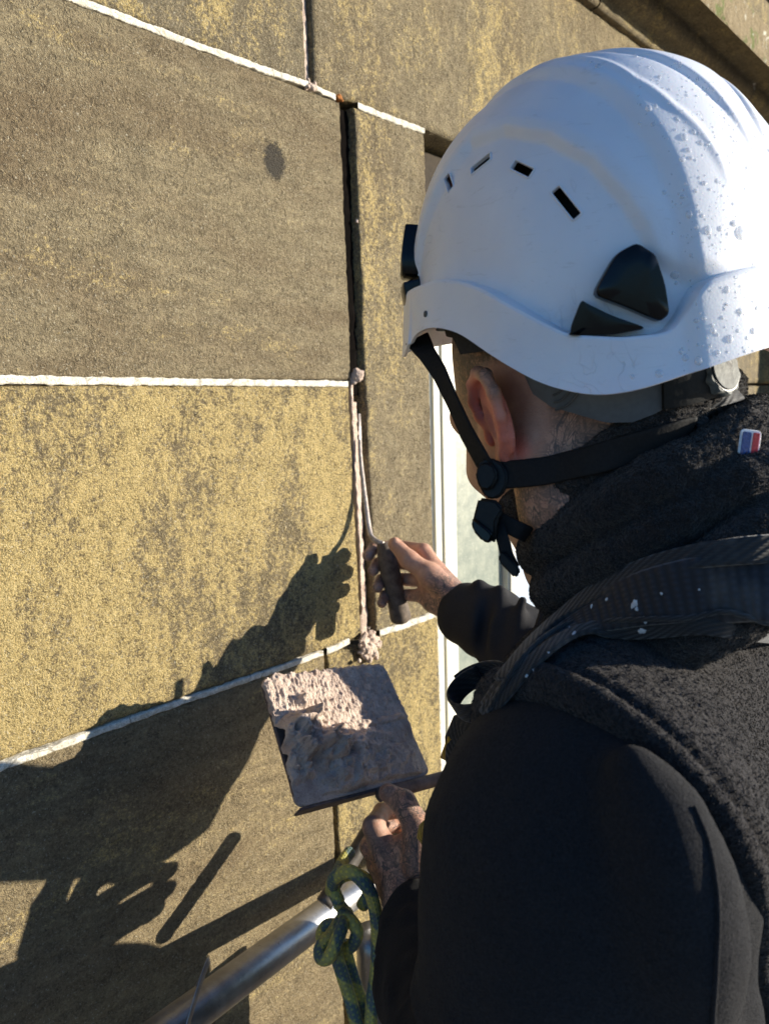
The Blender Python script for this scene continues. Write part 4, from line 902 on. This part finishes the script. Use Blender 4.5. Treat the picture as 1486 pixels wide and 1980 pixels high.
# ------------------------------------------------------------------ harness
har = empty('safety_harness'); tag(har, 'black webbing safety harness with padded back strap flecked with white paint', 'harness')
TB = bvh([gilet, snood])
def dr(name, path, wds, th, mat, n=70, off=.002, sm=45):
    P_, N_ = drape(TB, path, n, off, sm); k = len(P_); W_ = np.interp(np.linspace(0, 1, k), np.linspace(0, 1, len(wds)), wds); return ribbon(name, P_, N_, W_, th, mat, har)
m_pad = webbing_mat('ribbed_harness_padding', (.016, .016, .020), 1100, 0)
dr('padding', [(950, 1362), (1015, 1290), (1095, 1222), (1200, 1168), (1320, 1140), (1420, 1132), (1484, 1132), (1560, 1138)], [.010, .016, .022, .032, .040, .042, .042], .003, m_pad, off=.0030)
dr('strap', [(985, 1312), (1060, 1232), (1150, 1160), (1240, 1113), (1340, 1086), (1420, 1068), (1484, 1056), (1560, 1048)], [.012, .013, .0145, .0145, .015, .016, .016], .0022, m_web, off=.0065)
dr('strap', [(955, 1368), (1030, 1300), (1110, 1243), (1190, 1212), (1290, 1200), (1390, 1206), (1484, 1222), (1560, 1240)], [.010, .011, .011, .010, .010, .010, .010], .0024, m_web, off=.0075)
P_, N_ = drape(TB, [(960, 1358), (1030, 1280), (1110, 1222), (1200, 1188), (1300, 1178), (1400, 1180), (1484, 1192), (1560, 1200)], 60, .0085, 12); tube('piping', P_, .0016, m_web, har, 10)
bg_ = hip - lb * .165 + UP * -.075; SBG = SDF(bg_ - V(.14, .14, .18), bg_ + V(.14, .14, .16), .006); SBG.cap(bg_ + UP * .04, bg_ - UP * .09, .062, .070, .02, sq=(lb, 1.35)); Pb_, Qb_ = SBG.mesh(); fast_mesh('tool_pouch', Pb_, Qb_, m_buckle, har)
lc = C(932, 1338, .60); la = unit(cn * .45 + cu * .75 + cr * -.45); l1 = unit(np.cross(la, cr)); l2 = np.cross(la, l1)
pts = []; nr = []
for a in np.linspace(0, 400, 54):
    rr = .0225 + .004 * a / 400; d = l1 * math.cos(R_(a)) * .8 + l2 * math.sin(R_(a)) * 1.05; pts.append(lc + d * rr); nr.append(unit(d))
ribbon('keeper_loop', pts, nr, .021, .0022, m_web, har)
ribbon('strap', [C(985, 1330, .575), C(950, 1375, .585), C(915, 1395, .60), C(890, 1400, .61), C(878, 1430, .62), C(880, 1475, .62)], [unit(cn + cu * .6)] * 3 + [unit(cn * .8 - cr * .5)] * 3, .017, .002, m_web, har)
ribbon('yellow_tab', [C(886, 1402, .615), C(876, 1432, .62), C(862, 1470, .625)], [unit(cn - cr * .4)] * 3, .011, .0012, m_yellow, har)
ribbon('yellow_tab', [C(836, 1585, .56), C(818, 1602, .56), C(815, 1618, .56), C(828, 1634, .56)], [unit(cn - cr * .6)] * 4, .008, .0015, m_yellow, har)
TH = bvh([o for o in har.children if o.name.startswith(('padding', 'strap'))])
for i, (x, y, r, e) in enumerate(((1227, 1166, .0028, 1), (1222, 1172, .0018, 1), (1230, 1178, .0014, 1.2), (1246, 1199, .0024, 1), (1241, 1219, .0030, .7), (1236, 1221, .0018, 1), (1172, 1159, .0012, 1), (1278, 1148, .0011, 1), (1109, 1224, .0014, 2.2), (1100, 1213, .0008, 1), (1017, 1307, .0012, 1), (1030, 1296, .0012, 1.8), (1143, 1172, .0011, 1.6), (1060, 1262, .0009, 1), (1350, 1140, .0008, 1))):
    hh_ = cast(TH, x, y, .0001)
    if hh_ is None: continue
    pp, nn = hh_; t1 = unit(np.cross(nn, cu)); t2 = np.cross(nn, t1); k = 11; vs = [pp + nn * .0009]
    for j in range(k): a = 2 * math.pi * j / k; rr = r * random.uniform(.6, 1.15); vs.append(pp + t1 * rr * math.cos(a) * .8 + t2 * rr * e * math.sin(a) + nn * .0001)
    mesh_obj('paint_splash', vs, [(0, 1 + j, 1 + (j + 1) % k) for j in range(k)], m_paint, har)
#%%HELMET
# ------------------------------------------------------------------ helmet
HF, HL, HU = V(.17334549, .98437112, -.03106186), V(-.97921585, .16889405, -.11229924), V(-.10529797, .04988284, .99318882)
HO = V(.52046228, .26875787 - .85, .05685534 + 1.55)
def H(x, y, z): return HO + HF * x + HL * y + HU * z
af, ab, bb, hh0, mm = .128, .127, .121, .1615, 2.45
def per(tab, ph):
    a = np.abs((ph + 180) % 360 - 180); return np.interp(a, [t[0] for t in tab], [t[1] for t in tab])
RIM = [(0, .000), (30, -.003), (46, -.008), (52, -.008), (58, -.002), (66, .0065), (77, .0084), (89, .0014), (101.5, -.0172), (113.5, -.0357), (125.5, -.0455), (134.5, -.0453), (145, -.0402), (159.5, -.0338), (180, -.028)]
LED = [(0, .022), (30, .028), (46, .034), (52, .0359), (79, .0360), (89, .0314), (98.5, .0231), (106.5, .0116), (120.5, -.0098), (133, -.0155), (143.5, -.0165), (147.5, -.008), (151.5, .0075), (161, .0116), (180, .0150)]
def smooth_tab(tab, lo=0, hi=180, s=3.0):
    x = np.arange(0, 181, 1.0); y = np.interp(x, [t[0] for t in tab], [t[1] for t in tab]); k = np.exp(-.5 * (np.arange(-9, 10) / s) ** 2); k /= k.sum()
    yp = np.concatenate([y[9:0:-1], y, y[-2:-11:-1]]); return list(zip(x, np.convolve(yp, k, 'valid')))
RIM = smooth_tab(RIM, s=3.5); LED = smooth_tab(LED, s=1.6)
nph = 560; ph = np.linspace(0, 360, nph, endpoint=False)
zr, zl = per(RIM, ph), per(LED, ph)
def rbase(phd, z):
    c, s = np.cos(np.radians(phd)), np.sin(np.radians(phd)); a = np.where(c > 0, af, ab); n = 2.15
    r = 1 / ((np.abs(c) / a) ** n + (np.abs(s) / bb) ** n) ** (1 / n)
    t = np.clip(z / hh0, 0, 1); return r * np.where(z > 0, np.clip(1 - t ** mm, 0, 1) ** (1 / mm), 1)
def ss(x, a, b): t = np.clip((x - a) / (b - a), 0, 1); return t * t * (3 - 2 * t)
ARCH = [(-.118, .0), (-.104, .018), (-.0985, .0256), (-.095, .0403), (-.087, .0582), (-.0715, .0812), (-.0465, .1010), (-.0156, .1140), (.012, .1150), (.034, .1000), (.060, .072), (.075, .045), (.08, .0)]
AX = np.array(ARCH)
def arch_sd(x, z):
    """distance to the arch outline in the side view, negative inside"""
    d = np.full(x.shape, 1e9)
    for i in range(len(AX) - 1):
        a, b = AX[i], AX[i + 1]; t = np.clip(((x - a[0]) * (b[0] - a[0]) + (z - a[1]) * (b[1] - a[1])) / ((b - a) @ (b - a)), 0, 1)
        d = np.minimum(d, np.hypot(x - a[0] - t * (b[0] - a[0]), z - a[1] - t * (b[1] - a[1])))
    zt = np.interp(x, AX[:, 0], AX[:, 1], left=-1, right=-1); return np.where(z < zt, -d, d)
SPY = lambda x: np.interp(x, [-.13, -.112, -.09, -.06, -.03, .0, .05, .1], [.060, .0615, .0645, .0655, .062, .055, .046, .035])
CRY = lambda x: np.interp(x, [-.125, -.105, -.085, -.06, -.03, .0, .06], [.006, .0155, .0225, .029, .031, .029, .02])
RDY = lambda x: np.interp(x, [-.125, -.115, -.098, -.08, -.05, .0, .06], [.030, .036, .048, .054, .052, .044, .03])
def disp(x, y, z, phd, below):
    a = np.abs((phd + 180) % 360 - 180); ay = np.abs(y); d = np.zeros_like(x)
    up = ~below
    s = arch_sd(x, z)
    # side panel sunk inside a smooth band
    d += np.where(up, -.0046 * (1 - ss(s, .0, .0060)), 0) * ss(ay, .03, .05)
    d += np.where(up, .0008 * np.exp(-((s - .010) / .004) ** 2), 0) * ss(ay, .03, .05)
    # central spine raised, with two grooves and a ridge line
    sp = ay - SPY(x)
    d += np.where(up, .0050 * (1 - ss(sp, -.005, .0055)), 0) * (ss(z, .0, .02) * .999 + .001) * ss(.03 - x, -.04, .03)
    ry2 = ay - RDY(x); d += np.where(up, .0011 * np.exp(-(ry2 / .0022) ** 2), 0) * ss(z, .05, .08) * ss(.02 - x, 0, .04)
    gr = ay - CRY(x); gw = np.interp(x, [-.12, -.06, .02], [.0028, .0075, .006]); d -= np.where(up, .0034 * np.exp(-(gr / gw) ** 4), 0) * ss(-x, -.03, -.01) * ss(.126 + x, 0, .03)
    # brim band stands proud below the ledge; boxed rear
    d += np.where(below, .0058 + .0030 * ss(a, 85, 105) + .0030 * ss(a, 146, 151), 0)
    d += np.where(below, .004 * (1 - ss(a, 30, 55)), 0)
    return d
rows = []
nb_, nu_ = 26, 170
for j in range(nb_): rows.append(('b', j / (nb_ - 1)))
for j in range(nu_): rows.append(('u', j / nu_))
PTS = []
for typ, t in rows:
    if typ == 'b':
        z = zr + (zl - zr) * t; below = np.ones(nph, bool); r = rbase(ph, z); flare = .0035 * (1 - t) ** 2 + .002 * (1 - t) * (np.abs((ph + 180) % 360 - 180) < 60)
        rnd = -.0009 * ss(t, .95, 1.0) ** 2; r = r + flare + rnd
    else:
        th = t * math.pi / 2; z = zl + .0008 + (hh0 - zl) * (math.sin(th)); below = np.zeros(nph, bool); r = rbase(ph, z)
    c, s = np.cos(np.radians(ph)), np.sin(np.radians(ph)); x, y = r * c, r * s
    d = disp(x, y, z, ph, below)
    if typ == 'b' : pass
    n_ = np.stack([c / 1.0, s, np.where(z > 0, (z / hh0) ** 1.4 * 1.1, 0)], 1); n_ /= np.linalg.norm(n_, axis=1, keepdims=True)
    p = np.stack([x, y, z], 1) + n_ * d[:, None]; PTS.append(p)
# moulded recess on the rear band
PTS = np.array(PTS)
for j, (typ, t) in enumerate(rows):
    if typ == 'b':
        a = np.abs((ph + 180) % 360 - 180); k = ss(a, 167.5, 168.6) * ss(t, .42, .46) * (1 - ss(t, .955, .985)); c, s = np.cos(np.radians(ph)), np.sin(np.radians(ph)); PTS[j, :, 0] -= c * .0022 * k; PTS[j, :, 1] -= s * .0022 * k
nr_ = len(rows); P3 = PTS.reshape(-1, 3)
ii = (np.arange(nr_ - 1)[:, None] * nph + np.arange(nph)[None]); jj = (np.arange(nr_ - 1)[:, None] * nph + (np.arange(nph)[None] + 1) % nph)
Q3 = np.stack([ii.ravel(), jj.ravel(), (jj + nph).ravel(), (ii + nph).ravel()], 1)
top = PTS[-1].mean(0); top[2] = hh0
Pw = HO + P3[:, 0:1] * HF + P3[:, 1:2] * HL + P3[:, 2:3] * HU
hel = empty('hard_hat'); tag(hel, 'white plastic safety helmet beaded with raindrops on its sunlit back', 'helmet')
shell = fast_mesh('shell', Pw, Q3, m_helmet, hel)
bm = bmesh.new(); bm.from_mesh(shell.data); bm.verts.ensure_lookup_table(); tv = bm.verts.new(tuple(H(*top))); k0 = (nr_ - 1) * nph
bm.verts.ensure_lookup_table()
for i in range(nph): bm.faces.new((bm.verts[k0 + i], bm.verts[k0 + (i + 1) % nph], tv))
for f in bm.faces: f.smooth = True
bmesh.ops.recalc_face_normals(bm, faces=bm.faces[:]); bm.to_mesh(shell.data); bm.free()
md = shell.modifiers.new('thick', 'SOLIDIFY'); md.thickness = .0020; md.offset = -1
def hsurf(phd, z, off=0.0):
    """point and outward normal on the helmet surface at azimuth phd, height z"""
    def pt(p_, z_): r = float(rbase(np.array(p_), np.array(z_))); c, s = math.cos(R_(p_)), math.sin(R_(p_)); x, y = r * c, r * s; zl_ = float(per(LED, p_)); d = float(disp(np.array([x]), np.array([y]), np.array([z_]), np.array([float(p_)]), np.array([z_ < zl_]))[0]); nn = V(c, s, (z_ / hh0) ** 1.4 * 1.1 if z_ > 0 else 0); nn /= np.linalg.norm(nn); return V(x, y, z_) + nn * d, nn
    p0, nn = pt(phd, z); p1, _ = pt(phd + .8, z); p2, _ = pt(phd, z + .0012); n = np.cross(p1 - p0, p2 - p0); n = n / np.linalg.norm(n); n = n if n @ nn > 0 else -n
    return H(*(p0 + n * off)), HF * n[0] + HL * n[1] + HU * n[2]
# vent slots cut right through
cut_bm = bmesh.new()
VENT = []
for (p1, z1), (p2, z2) in (((86.5, .1015), (93.5, .1055)), ((105.8, .0945), (111.4, .0872)), ((119.6, .0725), (124.5, .0565)), ((71.2, .1035), (74.2, .0965))):
    for sg in (1, -1):
        a, na = hsurf(sg * p1, z1); b, nb2 = hsurf(sg * p2, z2); n = unit(na + nb2); t = unit(b - a); s = np.cross(n, t); L_ = np.linalg.norm(b - a); c0 = (a + b) / 2; VENT.append((c0, n, t, s, L_))
        o_ = quadr((0, 0), (L_ / 2 + .0012, .0026)); o_ = [(x, y) for x, y in o_]
        lo = [cut_bm.verts.new(tuple(c0 + t * x + s * y - n * .012)) for x, y in o_]; hi = [cut_bm.verts.new(tuple(c0 + t * x + s * y + n * .010)) for x, y in o_]; k = len(o_)
        cut_bm.faces.new(lo[::-1]); cut_bm.faces.new(hi)
        for i in range(k): cut_bm.faces.new((lo[i], lo[(i + 1) % k], hi[(i + 1) % k], hi[i]))
bmesh.ops.recalc_face_normals(cut_bm, faces=cut_bm.faces[:]); me = bpy.data.meshes.new('cutter'); cut_bm.to_mesh(me); cut_bm.free(); cut = bpy.data.objects.new('cutter', me); COL.objects.link(cut)
bo = shell.modifiers.new('vents', 'BOOLEAN'); bo.object = cut; bo.operation = 'DIFFERENCE'; bo.solver = 'EXACT'
dg = bpy.context.evaluated_depsgraph_get(); me2 = bpy.data.meshes.new_from_object(shell.evaluated_get(dg)); shell.modifiers.clear(); shell.data = me2; bpy.data.objects.remove(cut)
me2.polygons.foreach_set('use_smooth', [True] * len(me2.polygons))
try: me2.set_sharp_from_angle(angle=R_(42))
except Exception as e: print('sharp', e)
# raised lips round the vents
for c0, n, t, s, L_ in VENT:
    o_ = [(x, y) for x, y in quadr((0, 0), (L_ / 2 + .0018, .0031))]; pts = [c0 + t * x + s * y + n * .0002 for x, y in o_]; pts.append(pts[0]); tube('vent_lip', pts, .0006, m_helmet, shell, 8, False)
# foam liner and headband inside
lin = bmesh.new(); bmesh.ops.create_uvsphere(lin, u_segments=48, v_segments=32, radius=1)
for v in lin.verts: p = v.co.copy(); v.co = Vector(H(p[0] * .116, p[1] * .110, max(p[2] * .150, -.012 if p[0] < .3 else .008)))
me = bpy.data.meshes.new('liner'); lin.to_mesh(me); lin.free(); lo_ = bpy.data.objects.new('liner', me); COL.objects.link(lo_); me.materials.append(m_liner); lo_.parent = hel
# clips: large rear and small front lamp clips, both sides
def surf_prism(name, outline, depth, mat, parent, base=-.001):
    """outline in (azimuth, height) draped on the shell then thickened"""
    ring = []; 
    ol = [np.array(o) for o in outline]; dense = []
    for i in range(len(ol)):
        a, b = ol[i], ol[(i + 1) % len(ol)]
        for k in range(6): dense.append(a + (b - a) * k / 6)
    # round the corners
    for _ in range(2): dense = [(dense[i - 1] + 2 * dense[i] + dense[(i + 1) % len(dense)]) / 4 for i in range(len(dense))]
    cen = sum(dense) / len(dense); bm = bmesh.new(); lay = []
    pc0, nc0 = hsurf(*cen)
    for sc, dz in ((1.0, base), (1.0, depth * .80), (.985, depth * .94), (.955, depth), (.5, depth * 1.03)):
        L_ = []
        for q in dense:
            qq = cen + (q - cen) * sc; p, n = hsurf(qq[0], qq[1]); p = p - nc0 * ((p - pc0) @ nc0) * .55 * (1 if dz > 0 else 0); L_.append(bm.verts.new(tuple(p + nc0 * dz)))
        lay.append(L_)
    k = len(dense)
    for a, b in zip(lay, lay[1:]):
        for i in range(k): bm.faces.new((a[i], a[(i + 1) % k], b[(i + 1) % k], b[i]))
    bm.faces.new(lay[-1])
    bmesh.ops.recalc_face_normals(bm, faces=bm.faces[:]); me = bpy.data.meshes.new(name); bm.to_mesh(me); bm.free(); o = bpy.data.objects.new(name, me); COL.objects.link(o); me.materials.append(mat); o.parent = parent
    for p in me.polygons: p.use_smooth = True
    me.set_sharp_from_angle(angle=R_(50)); return o
for sg in (1, -1):
    surf_prism('rear_clip', [(sg * a, z) for a, z in ((126.3, .0100), (133.0, .0300), (138.5, .0345), (142.8, .0260), (144.6, .010), (145.2, -.0065), (142.6, -.0100), (134.5, .0005))], .0095, m_black, hel)
    surf_prism('rear_clip', [(sg * a, z) for a, z in ((124.3, .0085), (126.3, .0050), (131.5, -.0025), (140.5, -.0125), (131, -.0132), (120.6, -.0105), (121.0, -.0050))], .0105, m_black, hel)
    surf_prism('front_clip', [(sg * a, z) for a, z in ((44, .080), (50, .083), (52.5, .060), (52.5, .047), (40, .045), (38, .065))], .0085, m_black, hel)
    surf_prism('front_clip', [(sg * a, z) for a, z in ((40, .0435), (52.5, .045), (52.5, .030), (50, .024), (38, .028))], .0085, m_black, hel)
TS = bvh([shell]); rv = cast(TS, 823, 607)
if rv: tube('rivet', [rv[0] - rv[1] * .002, rv[0] + rv[1] * .0008], .0021, m_dial, hel, 12)
# nape band, headband, ratchet dial
def hband(name, tab, rf, mat, th=.002, parent=hel, n=60):
    pts = []; vs = []
    for a in np.linspace(tab[0][0], tab[-1][0], n):
        zt = np.interp(a, [t[0] for t in tab], [t[1] for t in tab]); zb = np.interp(a, [t[0] for t in tab], [t[2] for t in tab]); rr = np.interp(a, [t[0] for t in tab], [t[3] for t in tab]) if len(tab[0]) > 3 else rf
        c, s = math.cos(R_(a)), math.sin(R_(a)); r0 = float(rbase(np.array(a), np.array(0.0))) * rr
        for z, r in ((zt, r0), ((zt + zb) / 2, r0 + .0012), (zb, r0 - .001), (zb, r0 - th - .001), (zt, r0 - th)): vs.append(H(r * c, r * s, z))
    fs = [(i * 5 + k, i * 5 + (k + 1) % 5, (i + 1) * 5 + (k + 1) % 5, (i + 1) * 5 + k) for i in range(n - 1) for k in range(5)]; fs += [(0, 1, 2, 3, 4), tuple((n - 1) * 5 + k for k in range(5))[::-1]]
    o = mesh_obj(name, vs, fs, mat, parent); bm = bmesh.new(); bm.from_mesh(o.data); bmesh.ops.recalc_face_normals(bm, faces=bm.faces[:]); bm.to_mesh(o.data); bm.free(); o.data.set_sharp_from_angle(angle=R_(40)); return o
hband('nape_band', [(101, -.020, -.022, .89), (105, -.02, -.042, .885), (111, -.03, -.051, .88), (119, -.03, -.057, .87), (128, -.03, -.0640, .86), (136, -.03, -.0655, .86), (143, -.03, -.062, .865), (149, -.03, -.057, .87)], .86, m_grey, .0026)
hband('headband', [(145, -.03, -.0600, .895), (152, -.03, -.0595, .90), (160, -.03, -.058, .90), (168, -.03, -.055, .90)], .9, m_buckle, .004)
for rr_ in (.008, .0125, .017):
    pts = []
    for a_ in np.linspace(-1.2, 1.5, 14):
        ph_ = 112 + R_(1) * 0 + math.degrees(rr_ * math.cos(a_) / .105); z__ = -.036 - rr_ * math.sin(a_) * 1.0; rb = float(rbase(np.array(ph_), np.array(0.0))) * .885 + .0004; pts.append(H(rb * math.cos(R_(ph_)), rb * math.sin(R_(ph_)), z__))
    tube('nape_rib', pts, .0007, m_grey, hel, 6)
hband('headband', [(40, .03, .004, .84), (62, .028, .000, .84), (74, .03, .0, .84), (80, .03, .004, .84), (100, .02, -.01, .84)], .84, m_liner, .004)
dc = C(1398, 716, .455); da = unit(cr * .50 + cn * .80 + UP * .12); dU = unit(UP - da * (UP @ da)); dR = np.cross(dU, da)
def gear(r1, r2, n, m_=8): return [((r1 if ((k // 2) % 2) else r2) * math.cos(2 * math.pi * k / (4 * n)), (r1 if ((k // 2) % 2) else r2) * math.sin(2 * math.pi * k / (4 * n))) for k in range(4 * n)]
prism('dial', gear(.0152, .0139, 10), (dR, dU, da), dc - da * .012, .013, m_dial, hel, .0006)
dd = prism('dial_face', [(.0122 * math.cos(t), .0122 * math.sin(t)) for t in np.linspace(0, 2 * math.pi, 40, endpoint=False)], (dR, dU, da), dc + da * .0011, .0010, m_dial, hel, .0004)
prism('dial_recess', [(.0130 * math.cos(t), .0130 * math.sin(t)) for t in np.linspace(0, 2 * math.pi, 40, endpoint=False)], (dR, dU, da), dc + da * .001, .0003, m_black, hel, 0)
hub = tube('dial_housing', [dc - da * .034, dc - da * .011], .0125, m_black, hel, 24)
# straps
TH2 = bvh([body]); 
ribbon('chin_strap', [C(806, 655, .545), C(826, 685, .535), C(850, 722, .525), C(876, 778, .515), C(902, 836, .508), C(932, 890, .503), C(946, 912, .502)], [unit(hL * .5 - hF * .9), unit(hL * .7 - hF * .6), unit(hL - hF * .35), unit(hL), unit(hL + hF * -.05), unit(hL + hF * -.05), unit(hL)], [.018, .013, .013, .0145, .015, .0155, .015], .0013, m_strap, hel)
P_, N_ = drape(bvh([body, snood]), [(1060, 910), (1140, 892), (1220, 866), (1290, 842), (1330, 828)], 50, .0015, 20)
n0_ = N_[:8].mean(0); D0 = float((B.T @ (P_[0] - CAM))[2]); print('strap depth', D0); P_ = np.vstack([C(952, 920, .503), C(975, 919, .75 * .503 + .25 * D0 - .002), C(1005, 917, .45 * .503 + .55 * D0 - .003), C(1035, 914, .2 * .503 + .8 * D0 - .002), P_]); N_ = np.vstack([unit(n0_)] * 4 + [N_])
N_[:14] = unit(n0_)
for _ in range(6): P_[1:-1] = (P_[:-2] + 2 * P_[1:-1] + P_[2:]) / 4
ribbon('neck_strap', P_, N_, .0185, .0013, m_strap, hel)
ribbon('nape_strap', [C(1300, 792, .475), C(1345, 780, .470), C(1390, 768, .470), C(1425, 758, .478)], [unit(cn + cu * .5)] * 4, .0125, .0013, m_web, hel)
ribbon('nape_strap', [C(1322, 775, .474), C(1340, 800, .468), C(1362, 822, .470)], [unit(cn + cu * .5)] * 3, .010, .0013, m_web, hel)
bu = unit(cn * .85 - cr * .35); bv = unit(cu - bu * (cu @ bu)); bv = unit(bv * .97 - np.cross(bu, bv) * .0); br = np.cross(bv, bu)
bo_ = C(948, 928, .499)
def PXO(pts, c=(948, 928), s=.499 / 1487): return [((x - c[0]) * s, (c[1] - y) * s) for x, y in pts]
prism('strap_adjuster', PXO([(924, 892), (940, 885), (958, 888), (972, 898), (982, 918), (980, 940), (970, 958), (955, 966), (938, 962), (926, 940), (921, 915)]), (br, bv, bu), bo_, .006, m_buckle, hel, .0014, base=-.004)
prism('adjuster_cap', PXO([(930, 898), (945, 893), (960, 903), (966, 920), (960, 938), (948, 950), (932, 946), (924, 930), (922, 912)]), (br, bv, bu), bo_ + bu * .001, .0035, m_buckle, hel, .0016, base=.002)
prism('buckle', PXO([(926, 962), (962, 968), (976, 985), (962, 1008), (960, 1046), (950, 1050), (935, 1040), (914, 1010), (916, 998)]), (br, bv, bu), bo_, .009, m_buckle, hel, .0022, base=-.005)
prism('buckle_end', PXO([(914, 1008), (918, 1000), (952, 1026), (958, 1036), (951, 1050), (936, 1046), (918, 1026)]), (br, bv, bu), bo_, .0115, m_black, hel, .002, base=-.004)
ribbon('chin_strap', [C(952, 1000, .503), C(975, 1012, .505), C(1000, 1024, .500), C(1020, 1034, .505)], [unit(bu)] * 4, .0115, .0015, m_strap, hel)
ribbon('strap_tail', [C(962, 1015, .501), C(972, 1045, .500), C(980, 1075, .500), C(992, 1098, .502)], [unit(bu + cu * .2)] * 4, .0085, .0012, m_strap, hel)
prism('strap_end', PXO([(964, 1072), (972, 1064), (1002, 1096), (1003, 1110), (994, 1116), (964, 1086)]), (br, bv, bu), bo_ - bu * .002, .006, m_buckle, hel, .0012, base=-.003)
# raindrops
TS = bvh([shell])
dm = bmesh.new(); bmesh.ops.create_uvsphere(dm, u_segments=12, v_segments=8, radius=1)
for v in dm.verts:
    if v.co.z < -.12: v.co.z = -.12
dme = bpy.data.meshes.new('water_drop'); dm.to_mesh(dme); dm.free(); dme.materials.append(m_water)
for p in dme.polygons: p.use_smooth = True
drops = [(1156, 128, .0026), (1160, 112, .0018), (1143, 120, .0016), (1253, 209, .0030), (1266, 205, .0018), (1236, 238, .0012), (1303, 532, .0034), (1306, 548, .0016), (1432, 450, .0046), (1418, 432, .0028), (1322, 265, .0026), (1330, 290, .0024), (1318, 308, .0020), (1335, 305, .0018), (1368, 445, .0028), (1340, 255, .0018), (1316, 680, .0022), (1324, 692, .0024), (1349, 698, .0030), (1274, 722, .0028), (1222, 728, .0020), (1378, 640, .0024), (1430, 602, .0026), (1410, 655, .0028), (1405, 560, .0022), (1455, 640, .0022), (1283, 372, .0018), (1318, 380, .0018), (1331, 415, .0022), (1262, 240, .0015), (1300, 450, .0013), (1345, 620, .0018)]
r3 = np.random.default_rng(5)
while len(drops) < 640:
    x = r3.uniform(1225, 1486); y = r3.uniform(105, 720)
    lim = np.interp(y, [105, 200, 300, 450, 560, 720], [1170, 1230, 1275, 1310, 1335, 1300])
    if x < lim or (x < lim + 50 and r3.random() < .5): continue
    drops.append((x, y, .0004 + .0009 * r3.random() ** 3.2 + (.0009 if r3.random() < .06 else 0)))
rest = []
for i, (x, y, r) in enumerate(drops):
    h_ = cast(TS, x, y)
    if h_ is None: continue
    p, n = h_; 
    if n @ unit(CAM - p) < .12: continue
    q = Vector(n).to_track_quat('Z', 'Y'); Mx = Matrix.LocRotScale(Vector(p + n * r * .01), q, Vector((r * r3.uniform(.6, .85), r * r3.uniform(.6, 1.0), r * .33)))
    if i < 290:
        o = bpy.data.objects.new('water_drop', dme); COL.objects.link(o); o.parent = hel; o.matrix_world = Mx
    else: rest.append(Mx)
bm = bmesh.new()
for Mx in rest: t = dme.copy(); t.transform(Mx); bm.from_mesh(t); bpy.data.meshes.remove(t)
me = bpy.data.meshes.new('fine_drops'); bm.to_mesh(me); bm.free(); me.materials.append(m_water); o = bpy.data.objects.new('fine_drops', me); COL.objects.link(o); o.parent = hel; o['kind'] = 'stuff'
for p in me.polygons: p.use_smooth = True
#%%END
